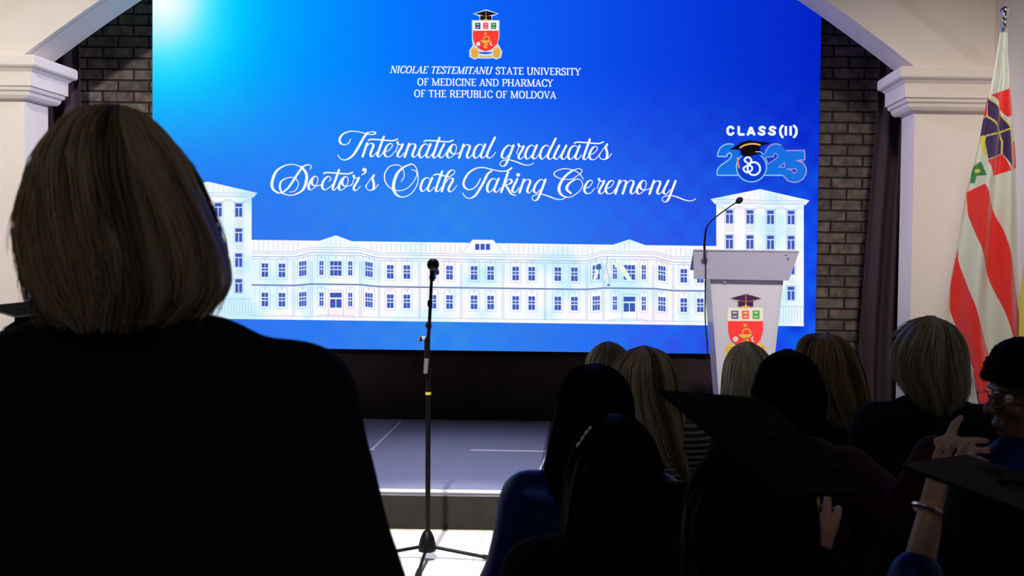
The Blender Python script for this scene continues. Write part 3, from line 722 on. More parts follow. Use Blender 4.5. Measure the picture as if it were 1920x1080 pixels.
def glyph(c, u, v, skip_bar=False):
    for k, st in enumerate(GL[c]):
        if c == 't' and k == 1 and skip_bar: continue
        thin = 1.5; thick = 4.6
        if c == 't' and k == 1: thin, thick = 2.5, 3.0
        g.pen([(u+x, v-y) for x, y in st], thin, thick, W_)
for c, u, v in (('n', 679.9, 293.4), ('t', 706.5, 293.6), ('e', 718.9, 293.6), ('r', 741, 293.9), ('n', 758.7, 294.3), ('a', 785, 295.5), ('t', 810.7, 295.7), ('i', 822.6, 295.7), ('o', 837.3, 295.7), ('n', 860.7, 296), ('a', 887.3, 296.2), ('l', 912.5, 296),
                ('g', 940.5, 297.2), ('r', 967.7, 297.5), ('a', 984.1, 297.8), ('d', 1011.7, 298), ('i', 1038.2, 298.2), ('i', 1051.6, 298.4), ('a', 1064.4, 298.6), ('t', 1092.5, 298.9), ('e', 1103, 299), ('s', 1122.2, 299.2),
                ('o', 577.6, 355.6), ('c', 603.7, 355.7), ('t', 622.5, 355.9), ('o', 634.5, 356.2), ('r', 658.8, 356.5), ('s', 685, 357), ('a', 787.9, 358.6), ('h', 828.2, 358.9),
                ('a', 912.5, 360.3), ('k', 939.7, 360.3), ('i', 959.9, 360.8), ('n', 973.9, 361.2), ('g', 1000.6, 361.5), ('e', 1093.7, 362.4), ('r', 1118.6, 362.6), ('e', 1133.7, 362.8), ('m', 1153.4, 363), ('o', 1193.0, 363.3), ('n', 1217.6, 363.6), ('i', 1243, 364)):
    glyph(c, u, v)
glyph('t', 815.8, 358.8, True)
g.pen([(1244.3+x, 364-y) for x, y in GTAIL], 1.5, 4.6, W_)
g.disc(971.6, 328.0, 3.6, 3.4, W_, 3, 14)
def trace(pts, ox, oy, sc, wmin=1.5, wmax=4.8): g.pen([(ox+x/sc, oy+y/sc) for x, y in pts], wmin, wmax, W_)
a_ = (625, 235, 11.294)                                                       # I
trace([(720, 165), (800, 138), (880, 145), (880, 180), (800, 195), (680, 175), (520, 135), (340, 130), (190, 200), (135, 310), (170, 390), (250, 412), (330, 370), (365, 295)], *a_, 1.7, 4.2)
trace([(720, 165), (640, 270), (540, 450), (430, 620), (320, 710), (220, 735), (140, 690), (100, 630)], *a_, 1.7, 5.2)
a_ = (500, 300, 8.727)                                                        # D
trace([(715, 150), (730, 105), (690, 78), (600, 110), (500, 240), (430, 350), (350, 460), (260, 530), (190, 540)], *a_, 1.7, 4.6)
trace([(560, 110), (430, 72), (280, 100), (150, 200), (88, 380), (110, 480), (190, 540)], *a_, 1.6, 5.4)
trace([(560, 110), (640, 200), (655, 320), (600, 480), (480, 560), (370, 580)], *a_, 1.6, 5.4)
trace([(480, 300), (380, 285), (250, 340), (218, 440), (260, 540), (370, 580)], *a_, 1.4, 3.8)
trace([(480, 300), (522, 390), (480, 490), (430, 520), (370, 525)], *a_, 1.2, 1.6)
g.disc(683, 318.5, 3.9, 3.6, W_, 3, 14); g.pen([(686.4, 318), (685, 324), (678.5, 328)], 1.6, 3.0, W_)
a_ = (710, 300, 11.294)                                                       # O
trace([(480, 450), (540, 350), (530, 230), (470, 130), (350, 105), (220, 150), (130, 300), (150, 480), (280, 610), (440, 650), (600, 600), (740, 460), (810, 310), (780, 230), (700, 205)], *a_, 1.5, 2.2)
trace([(690, 85), (540, 150), (400, 280), (325, 480), (325, 640), (400, 750), (520, 785), (680, 720), (800, 560), (838, 400), (815, 220), (760, 115), (690, 85)], *a_, 1.7, 5.8)
trace([(1165, 322), (1240, 300), (1330, 322), (1420, 345), (1480, 350)], *a_, 2.4, 3.0)
a_ = (860, 305, 10.667)                                                       # T
trace([(1060, 105), (980, 160), (850, 172), (700, 145), (500, 100), (350, 115), (200, 210), (102, 380), (120, 490), (210, 540), (320, 500), (400, 400), (435, 320)], *a_, 2.0, 4.4)
trace([(660, 165), (580, 230), (500, 390), (420, 530), (330, 660), (220, 715), (130, 680), (85, 610)], *a_, 1.6, 5.0)
a_ = (1025, 305, 6.621)                                                       # C
trace([(455, 205), (410, 140), (330, 95), (220, 75), (110, 110), (100, 160), (180, 200), (300, 205), (400, 150), (440, 100), (400, 75), (320, 95)], *a_, 1.5, 2.2)
trace([(320, 95), (220, 180), (158, 290), (162, 370), (220, 420), (300, 425), (400, 360), (445, 280), (420, 215), (350, 210), (270, 270), (250, 330), (300, 380)], *a_, 1.5, 5.6)
g.build('title_lettering', screen)

# --- class lettering and the 2025 badge
g = Gfx(smap, 0.0012)
q = lambda pts: [(1300+x/5.685, 210+y/5.685) for x, y in pts]
def sans(pts, curve=False):
    pts = q(pts); c = catmull(pts, 6) if curve else np.array([p for p in pts])
    if curve: g.ribbon(c, 4.6, W_, 3)
    else:
        g.line(pts, 4.6, W_, 3)
sans([(425, 175), (405, 160), (382, 162), (366, 182), (366, 218), (382, 238), (405, 240), (425, 225)], True)
sans([(483, 150), (483, 240), (545, 240)])
sans([(576, 250), (613, 160), (652, 250)]); sans([(590, 222), (640, 222)])
for x in (690, 800): sans([(x+72, 172), (x+45, 160), (x+18, 172), (x+24, 193), (x+58, 208), (x+64, 230), (x+38, 241), (x+5, 228)], True)
sans([(950, 148), (930, 175), (926, 210), (932, 242), (950, 268)], True); sans([(985, 150), (985, 252)]); sans([(1036, 150), (1036, 252)])
sans([(1072, 148), (1094, 175), (1098, 210), (1092, 242), (1072, 268)], True)
g.build('class_lettering', screen)
g = Gfx(smap, 0.0012)
T = lambda p: (1335+p[0]/10.105, 255+p[1]/10.105)
NB = emat('led_badge_blue', (24, 112, 226)); NBG = emat('led_badge_deep', (14, 62, 208)); OL = emat('led_badge_outline', (150, 205, 236)); OP = emat('led_badge_outline_rose', (176, 150, 206)); BK = emat('led_badge_black', (18, 12, 20)); GD = emat('led_badge_gold', (226, 176, 92)); TS = emat('led_badge_tassel', (232, 130, 92))
def bpoly(pts, m, l): g.poly([T(p) for p in pts], m, l)
def bline(pts, m, l, wd=2.1, curve=False):
    c = catmull(pts, 6) if curve else pts
    if curve: g.ribbon([T(p) for p in c], wd, m, l)
    else: g.line([T(p) for p in pts], wd, m, l)
left2 = [(105, 390), (112, 320), (150, 235), (210, 180), (310, 150), (400, 160), (470, 215), (520, 320), (520, 745), (95, 745), (95, 650), (150, 570), (330, 440), (372, 375), (355, 330), (322, 320), (292, 340), (282, 390)]
bpoly(left2, NB, 2)
right = [(1045, 745), (985, 640), (985, 395), (1005, 320), (1060, 220), (1130, 168), (1210, 150), (1300, 170), (1400, 275), (1755, 275), (1755, 455), (1645, 458), (1730, 510), (1785, 620), (1780, 720), (1720, 820), (1620, 875), (1530, 880), (1430, 845), (1340, 745)]
bpoly(right, NB, 2)
g.disc(*T((745, 590)), 284/10.105, 280/10.105, NBG, 3, 48)
bline(left2[8:] + [left2[0]], OL, 4); bline(left2[:6], OL, 4, 2.1, True)
bline(right[3:8], OP, 4, 2.1, True); bline(right[8:13], OP, 4); bline([(1590, 458)] + right[12:], OP, 4); bline([(1340, 745), (985, 745)], OL, 4)
bline([(745+284*math.cos(a), 590+280*math.sin(a)) for a in np.linspace(-0.9, 4.2, 40)], OL, 5, 2.1)
for pts in ([(1010, 400), (1160, 400), (1175, 345), (1210, 328), (1248, 370), (1210, 430), (1060, 530)], [(1262, 590), (1375, 505), (1375, 590)], [(1410, 632), (1580, 622), (1610, 660), (1560, 712), (1512, 672), (1500, 636)]):
    bpoly(pts, NBG, 4); bline(pts+[pts[0]], OP, 5, 1.6)
bpoly([(330, 260), (560, 120), (720, 82), (900, 110), (1130, 128), (930, 190), (900, 240), (560, 262)], BK, 6)
bpoly([(530, 235), (560, 378), (700, 388), (860, 350), (960, 300), (900, 250), (905, 170), (720, 150)], BK, 6)
bline([(535, 222), (600, 182), (700, 155), (800, 150), (905, 170)], GD, 7, 3.2, True)
bline([(482, 420), (490, 500), (510, 600)], TS, 7, 3.4, True); bline([(820, 300), (920, 300), (985, 365)], OL, 7, 1.8)
bline([(690, 535), (612, 455), (680, 402), (742, 460), (690, 545), (592, 615), (650, 690), (735, 660), (758, 600), (690, 535)], W_, 7, 3.3, True)
bline([(790+118*math.cos(a), 620+122*math.sin(a)) for a in np.linspace(0, 2*math.pi, 25)], W_, 7, 3.4, True)
g.build('class_badge', screen)

# cloth skirt under the screen
bm = bmesh.new(); N_ = 140; vs = []
for i in range(N_+1):
    x = SX0+0.05+(SX1-SX0-0.1)*i/N_; y = 8.36+0.006*math.sin(i*0.9)+0.004*math.sin(i*2.3)
    vs.append([bm.verts.new((x, y, SZ+0.002)), bm.verts.new((x, y, sz0+0.12))])
for a, b in zip(vs, vs[1:]): bm.faces.new((a[0], b[0], b[1], a[1]))
sk = bm_obj('stage_skirt', bm, M['valance'], smooth=True); md = sk.modifiers.new('thick', 'SOLIDIFY'); md.thickness = 0.004
tag(sk, 'dark brown cloth skirt hanging below the big screen down to the stage', 'cloth')

# ------------------------------------------------------------------ lectern
LD = 6.85
lect = thing('lectern', 'frosted white acrylic lectern with red university crest on the stage', 'lectern', (P(1398, 600, LD).x, LD+0.15, SZ))
def L3(u, v, d=LD): return P(u, v, d)
tl, tr, bl_, br_ = L3(1331, 512), L3(1470, 514), L3(1352, 800), L3(1438, 800)
kx = lambda z: (tl.x+(bl_.x-tl.x)*(tl.z-z)/(tl.z-bl_.z), tr.x+(br_.x-tr.x)*(tr.z-z)/(tr.z-br_.z))
x00, x01 = kx(SZ+0.03)
bm = bmesh.new()                       # front panel with folded sides
for a, b, y0, y1 in ((0, 0, 0, 0.012),):
    add_prism(bm, [(x00, SZ+0.03), (x01, SZ+0.03), (tr.x, tr.z), (tl.x, tl.z)], 'y', LD, LD+0.012)
bm_obj('front_panel', bm, M['frosted'], lect, world=True)
for s, (xa, xb) in enumerate(((x00, tl.x), (x01, tr.x))):
    bm = bmesh.new(); t = 0.01*(1 if s == 0 else -1)
    lo = [(xa, LD+0.012, SZ+0.03), (xa+t, LD+0.012, SZ+0.03), (xa+t, LD+0.33, SZ+0.03), (xa, LD+0.33, SZ+0.03)]
    hi = [(xb, LD+0.012, tl.z), (xb+t, LD+0.012, tl.z), (xb+t, LD+0.36, tl.z-0.06), (xb, LD+0.36, tl.z-0.06)]
    A = [bm.verts.new(p) for p in lo]; B = [bm.verts.new(p) for p in hi]
    bm.faces.new(A); bm.faces.new(B)
    for k in range(4): bm.faces.new((A[k], A[(k+1) % 4], B[(k+1) % 4], B[k]))
    bm_obj('side_panel', bm, M['frosted'], lect, world=True)
bm = bmesh.new(); add_box(bm, (x00-0.08, LD-0.08, SZ), (x01+0.08, LD+0.40, SZ+0.03), 0.004); bm_obj('base', bm, M['frosted'], lect, world=True)
c0, c1, c2, c3 = L3(1300, 470, LD-0.03), L3(1498, 473, LD-0.03), L3(1479, 526, LD-0.03), L3(1301, 523, LD-0.03)
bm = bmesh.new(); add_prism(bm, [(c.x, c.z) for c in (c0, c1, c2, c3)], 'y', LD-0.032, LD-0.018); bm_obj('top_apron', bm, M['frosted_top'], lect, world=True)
bm = bmesh.new()
lo = [(c0.x, LD-0.032, c0.z-0.004), (c1.x, LD-0.032, c0.z-0.004), (c1.x-0.02, LD+0.42, c0.z-0.13), (c0.x+0.02, LD+0.42, c0.z-0.13)]
A = [bm.verts.new(p) for p in lo]; B = [bm.verts.new((p[0], p[1], p[2]+0.012)) for p in lo]
bm.faces.new(A); bm.faces.new(B)
for k in range(4): bm.faces.new((A[k], A[(k+1) % 4], B[(k+1) % 4], B[k]))
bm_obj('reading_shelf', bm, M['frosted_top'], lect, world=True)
for u in (1361, 1434):
    bm = bmesh.new(); a, b = L3(u, 494, LD-0.04), L3(u, 530, LD-0.04)
    add_tube(bm, [(a.x, LD-0.008, b.z), (a.x, LD-0.008, a.z)], 0.010, 12); bm_obj('bracket', bm, M['frosted'], lect, smooth=True, world=True)
for u, v in ((1474, 477), (1477, 485)):
    bm = bmesh.new(); a = L3(u, v, LD-0.033); add_lathe(bm, [(0.008, 0), (0.008, 0.003), (0.004, 0.006), (0, 0.007)], (a.x, LD-0.032, a.z), 14, Vector((0, -1, 0))); bm_obj('screw_cap', bm, M['chrome'], lect, smooth=True, world=True)
def lmap(u, v, dy):
    p = P(u, v, LD); return (p.x, LD-dy, p.z)
g = Gfx(lmap, 0.0008); ks = 1.355/9.8125
emblem(g, lambda x, y: (1397.8+(x-402)*ks, 550+(y-92)*ks), emblem_colours(False), 1, False)
g.build('crest', lect)

# gooseneck microphone and cable on the lectern
gm = thing('gooseneck_microphone', 'thin black gooseneck microphone rising from the left corner of the lectern', 'microphone', tuple(L3(1321, 470, LD-0.05)))
pt = lambda u, v: L3(u, v, LD-0.05)
bm = bmesh.new(); b0 = pt(1321, 486); add_lathe(bm, [(0.02, 0), (0.02, 0.02), (0.017, 0.05), (0.011, 0.055), (0.011, 0.06)], tuple(b0), 16); bm_obj('holder', bm, M['chrome'], gm, smooth=True, world=True)
cv = catmull([tuple(pt(*p)) for p in ((1321, 474), (1321, 455), (1323, 435), (1326, 425), (1335, 413), (1350, 401), (1368, 388), (1380, 380))], 5)
bm = bmesh.new(); n = len(cv); add_tube(bm, [tuple(p) for p in cv], [0.0085-0.0042*min(1, i/n*2.0) for i in range(n)], 10); bm_obj('gooseneck', bm, M['black_metal'], gm, smooth=True, world=True)
d_ = (pt(1389, 374)-pt(1376, 383)).normalized(); h0 = pt(1380, 380)
bm = bmesh.new(); add_lathe(bm, [(0.005, 0), (0.013, 0.006), (0.019, 0.018), (0.020, 0.03), (0.015, 0.043), (0.006, 0.05), (0, 0.051)], tuple(h0), 18, d_); bm_obj('foam_windscreen', bm, M['rubber'], gm, smooth=True, world=True)
cv = catmull([tuple(L3(u, v, LD-0.055)) for u, v in ((1323, 486), (1323, 520), (1322, 570), (1323, 610), (1326, 650), (1326, 700), (1330, 760), (1334, 850))] , 5)
cv = [tuple(p) for p in cv if p[2] > SZ+0.01]
bm = bmesh.new(); add_tube(bm, cv, 0.0042, 8)
tag(bm_obj('microphone_cable', bm, M['rubber'], smooth=True), 'thin black cable hanging down the left front of the lectern', 'cable')

# ------------------------------------------------------------------ microphone on its floor stand
MD = 5.25
base = P(802, 1050, MD); ms = thing('microphone_stand', 'tall black tripod microphone stand on the pale floor before the stage', 'microphone stand', (base.x, MD, 0))
mp = lambda u, v, d=MD: P(u, v, d)
hub = mp(801, 1030); hubt = mp(802, 998)
bm = bmesh.new(); add_lathe(bm, [(0.028, 0), (0.043, 0.006), (0.044, 0.03), (0.034, 0.07), (0.022, 0.098), (0.016, 0.105)], (hub.x, MD, hub.z-0.012), 24); bm_obj('hub', bm, M['black_metal'], ms, smooth=True, world=True)
p_a = mp(802, 1000); p_b = mp(803, 690)
bm = bmesh.new(); add_tube(bm, [p_a, p_b], 0.0125, 14); bm_obj('lower_pole', bm, M['black_metal'], ms, smooth=True, world=True)
bm = bmesh.new(); add_tube(bm, [mp(803, 740), mp(803, 735)], 0.0145, 16); bm_obj('marking_ring', bm, M['yellow'], ms, smooth=True, world=True)
bm = bmesh.new(); add_tube(bm, [mp(800, 706), mp(801, 696), mp(801, 640), mp(802, 632)], [0.012, 0.014, 0.0145, 0.012], 14); bm_obj('upper_sleeve', bm, M['black_metal'], ms, smooth=True, world=True)
bm = bmesh.new(); add_tube(bm, [mp(798, 700, MD-0.03), mp(800, 672, MD-0.03)], 0.0115, 14); bm_obj('counterweight', bm, M['grey_plastic'], ms, smooth=True, world=True)
bm = bmesh.new(); add_tube(bm, [mp(799, 705, MD-0.02), mp(801, 660, MD-0.02), mp(805, 610, MD-0.01), mp(809, 525, MD)], [0.007, 0.010, 0.0085, 0.0075], 12); bm_obj('boom_arm', bm, M['black_metal'], ms, smooth=True, world=True)
for v, r in ((610, 0.014), (569, 0.0125)):
    bm = bmesh.new(); u = 804 if v == 610 else 806; a = mp(u, v+6); b = mp(u, v-6); add_tube(bm, [a, (a+b)/2, b], [r*0.85, r, r*0.85], 14); bm_obj('clutch', bm, M['black_metal'], ms, smooth=True, world=True)
bm = bmesh.new(); add_tube(bm, [mp(801, 634, MD), mp(789, 633, MD)], 0.006, 12); add_tube(bm, [mp(789, 631, MD-0.005), mp(788, 640, MD-0.005)], [0.006, 0.009], 12); bm_obj('boom_knob', bm, M['chrome'], ms, smooth=True, world=True)
bm = bmesh.new(); add_tube(bm, [mp(803, 610, MD), mp(797, 609, MD)], [0.005, 0.008], 12); bm_obj('height_knob', bm, M['grey_plastic'], ms, smooth=True, world=True)
def floor_pt(u, v):
    r = RM @ Vector(((u-PX)/F, -(v-PY)/F, -1.0)); t = -CAMZ/r.z
    return Vector((0, 0, CAMZ)) + r*t
for fu, fv in ((783, 1084), (925, 1052), (690, 1047)):
    f = floor_pt(fu, fv); dirv = (f-Vector((hub.x, MD, 0))); dirv.z = 0; dirv.normalize()
    st = Vector((hub.x, MD, hub.z+0.012)) + dirv*0.032; en = Vector((f.x, f.y, 0.012))
    bm = bmesh.new(); add_tube(bm, [st, en], 0.0085, 10); lg = bm_obj('leg', bm, M['black_metal'], ms, smooth=True, world=True)
    bm = bmesh.new(); add_tube(bm, [en-(en-st).normalized()*0.055, en-(en-st).normalized()*0.005, en+(en-st).normalized()*0.012], [0.0115, 0.014, 0.009], 12); bm_obj('rubber_foot', bm, M['rubber'], lg, smooth=True, world=True)
mic = thing('microphone', 'black handheld microphone clipped at the top of the floor stand', 'microphone', tuple(mp(811, 524)))
bm = bmesh.new(); a = mp(810, 527); b = mp(811, 506); add_tube(bm, [a, a+(b-a)*0.3, a+(b-a)*0.6, b], [0.010, 0.015, 0.012, 0.014], 14); bm_obj('clip', bm, M['black_metal'], mic, smooth=True, world=True)
hd = (Vector((0.05, -1, 0.22))).normalized(); hc = mp(812, 496, MD-0.03)
bm = bmesh.new(); add_lathe(bm, [(0.012, -0.20), (0.0135, -0.19), (0.017, -0.04), (0.020, -0.015)], tuple(hc), 20, hd); bm_obj('handle', bm, M['black_metal'], mic, smooth=True, world=True)
bm = bmesh.new(); add_lathe(bm, [(0.020, -0.016), (0.0275, -0.008), (0.0285, 0.004), (0.025, 0.02), (0.015, 0.031), (0, 0.034)], tuple(hc), 24, hd); bm_obj('grille', bm, M['black_metal'], mic, smooth=True, world=True)
bm = bmesh.new(); add_lathe(bm, [(0.0285, -0.004), (0.0298, -0.002), (0.0298, 0.003), (0.0285, 0.005)], tuple(hc), 24, hd); bm_obj('grille_ring', bm, M['grey_plastic'], mic, smooth=True, world=True)

# ------------------------------------------------------------------ flags
def inpoly(u, v, poly):
    c = False; n = len(poly); j = n-1
    for i in range(n):
        xi, yi = poly[i]; xj, yj = poly[j]
        if (yi > v) != (yj > v) and u < (xj-xi)*(v-yi)/(yj-yi)+xi: c = not c
        j = i
    return c
def nearline(u, v, pts, w_):
    for (x0, y0), (x1, y1) in zip(pts, pts[1:]):
        dx, dy = x1-x0, y1-y0; t = max(0, min(1, ((u-x0)*dx+(v-y0)*dy)/(dx*dx+dy*dy)))
        if math.hypot(u-x0-dx*t, v-y0-dy*t) < w_: return True
    return False
FM = {k: mat('flag_'+k, c, 0.42, sheen=0.2) for k, c in dict(white=(0.58, 0.63, 0.58), red=(0.72, 0.024, 0.020), purple=(0.045, 0.022, 0.11), yellow=(0.62, 0.55, 0.10), green=(0.03, 0.22, 0.07)).items()}
REDS = [[(1859, 178), (1898, 164), (1904, 212), (1886, 221), (1874, 205), (1863, 183)], [(1893, 267), (1914, 262), (1916, 313), (1895, 318)], [(1852, 178), (1838, 224), (1852, 216)], [(1848, 301), (1878, 289), (1891, 320), (1859, 331)],
 [(1814, 361), (1842, 345), (1856, 380), (1876, 430), (1891, 481), (1907, 547), (1919, 613), (1924, 660), (1903, 660), (1895, 641), (1876, 582), (1848, 508), (1827, 446), (1817, 403)],
 [(1798, 464), (1784, 536), (1784, 582), (1798, 621), (1819, 691), (1825, 734), (1835, 800), (1890, 800), (1875, 740), (1854, 668), (1833, 613), (1813, 547), (1800, 489)]]
PURP = [(1852, 177), (1891, 241), (1896, 320), (1878, 288), (1849, 299), (1847, 265), (1839, 255), (1840, 226), (1853, 217), (1853, 185)]
YEL = [[(1839, 255), (1849, 256), (1847, 267), (1849, 298), (1842, 283)]]
YLN = [([(1852, 177), (1872, 208), (1891, 241), (1895, 321)], 1.3), ([(1852, 217), (1871, 244), (1878, 266), (1877, 288)], 1.5), ([(1891, 242), (1870, 250), (1843, 256)], 1.5)]
GRN = [[(1823, 315), (1840, 302), (1845, 330), (1832, 330), (1829, 343), (1821, 344)]]
def flag_colour(u, v):
    for ln, w_ in YLN:
        if nearline(u, v, ln, w_): return 'yellow'
    for p in YEL:
        if inpoly(u, v, p): return 'yellow'
    if inpoly(u, v, PURP): return 'purple'
    for p in GRN:
        if inpoly(u, v, p): return 'yellow' if math.hypot(u-1834, v-320) < 4 else 'green'
    for p in REDS:
        if inpoly(u, v, p): return 'red'
    return 'white'
def drape(parent, name, left, right, v0, v1, d, nu, nv, colour, folds, phase=0.0):
    lv = [p[1] for p in left]; lu = [p[0] for p in left]; rv = [p[1] for p in right]; ru = [p[0] for p in right]
    V = []; Fs = []; mi = []; names = list(FM)
    for i in range(nv+1):
        v = v0+(v1-v0)*i/nv; a = float(np.interp(v, lv, lu)); b = float(np.interp(v, rv, ru))
        for j in range(nu+1):
            t = j/nu; u = a+(b-a)*t; p = P(u, v, d)
            amp = 0.012+0.05*i/nv
            y = d - 0.06*math.sin(math.pi*t)*(0.3+0.7*i/nv) + amp*math.sin(2*math.pi*folds*t+phase+0.8*i/nv)
            V.append((p.x, y, p.z))
    for i in range(nv):
        v = v0+(v1-v0)*(i+.5)/nv; a = float(np.interp(v, lv, lu)); b = float(np.interp(v, rv, ru))
        for j in range(nu):
            k = i*(nu+1)+j; Fs.append((k, k+1, k+nu+2, k+nu+1)); mi.append(names.index(colour(a+(b-a)*(j+.5)/nu, v)))
    o = mesh_np(name, V, Fs, [FM[k] for k in names], parent, True, world=True)
    o.data.polygons.foreach_set('material_index', np.array(mi, dtype=np.int32))
    return o
FD_ = 6.2
fb = P(1880, 400, FD_)
fl = thing('flag', 'white flag with red stripes and crest draped on a chrome-topped pole by the right pillar', 'flag', (fb.x, FD_, 0))
ft = P(1884, 60, FD_+0.07)
bm = bmesh.new(); add_tube(bm, [(ft.x, FD_+0.07, 0.04), (ft.x, FD_+0.07, P(1884, 56, FD_).z)], 0.016, 14); bm_obj('pole', bm, M['chrome'], fl, smooth=True, world=True)
zt = P(1884, 60, FD_).z
bm = bmesh.new(); add_lathe(bm, [(0.020, -0.02), (0.021, 0.04), (0.018, 0.042), (0.024, 0.05), (0.024, 0.06), (0.012, 0.068), (0.011, 0.075), (0.020, 0.087), (0.012, 0.1), (0.013, 0.108), (0.024, 0.12), (0.029, 0.135), (0.027, 0.148), (0.015, 0.16), (0, 0.163)], (ft.x, FD_+0.07, zt), 22); bm_obj('finial', bm, M['chrome'], fl, smooth=True, world=True)
bm = bmesh.new(); add_lathe(bm, [(0.14, 0), (0.14, 0.015), (0.12, 0.03), (0.04, 0.045), (0.028, 0.12), (0.02, 0.125)], (ft.x, FD_+0.07, 0), 28); bm_obj('foot', bm, M['chrome'], fl, smooth=True, world=True)
left = [(1875, 62), (1862, 140), (1849, 195), (1838, 255), (1826, 310), (1812, 360), (1799, 440), (1784, 525), (1777, 585), (1780, 640), (1795, 720), (1806, 800), (1812, 980)]
right = [(1889, 60), (1890, 100), (1896, 145), (1896, 165), (1902, 220), (1908, 300), (1911, 380), (1913, 470), (1917, 560), (1923, 640), (1930, 800), (1934, 980)]
drape(fl, 'cloth', left, right, 61, 960, FD_, 150, 700, flag_colour, 2.2)
f2 = P(1985, 400, FD_-0.3)
fl2 = thing('flag', 'gold-edged flag cut off by the right picture edge beside the striped flag', 'flag', (f2.x, FD_-0.3, 0))
bm = bmesh.new(); add_tube(bm, [(f2.x, FD_-0.22, 0.03), (f2.x, FD_-0.22, 2.85)], 0.016, 12); bm_obj('pole', bm, M['chrome'], fl2, smooth=True, world=True)
bm = bmesh.new(); add_lathe(bm, [(0.15, 0), (0.15, 0.015), (0.12, 0.03), (0.03, 0.045), (0.02, 0.1)], (f2.x, FD_-0.22, 0), 24); bm_obj('foot', bm, M['chrome'], fl2, smooth=True, world=True)
drape(fl2, 'cloth', [(1975, 70), (1952, 250), (1930, 420), (1914, 560), (1913, 660), (1918, 900)], [(1992, 70), (2010, 300), (2030, 600), (2040, 900)], 70, 900, FD_-0.3, 40, 120, lambda u, v: 'yellow', 1.5)

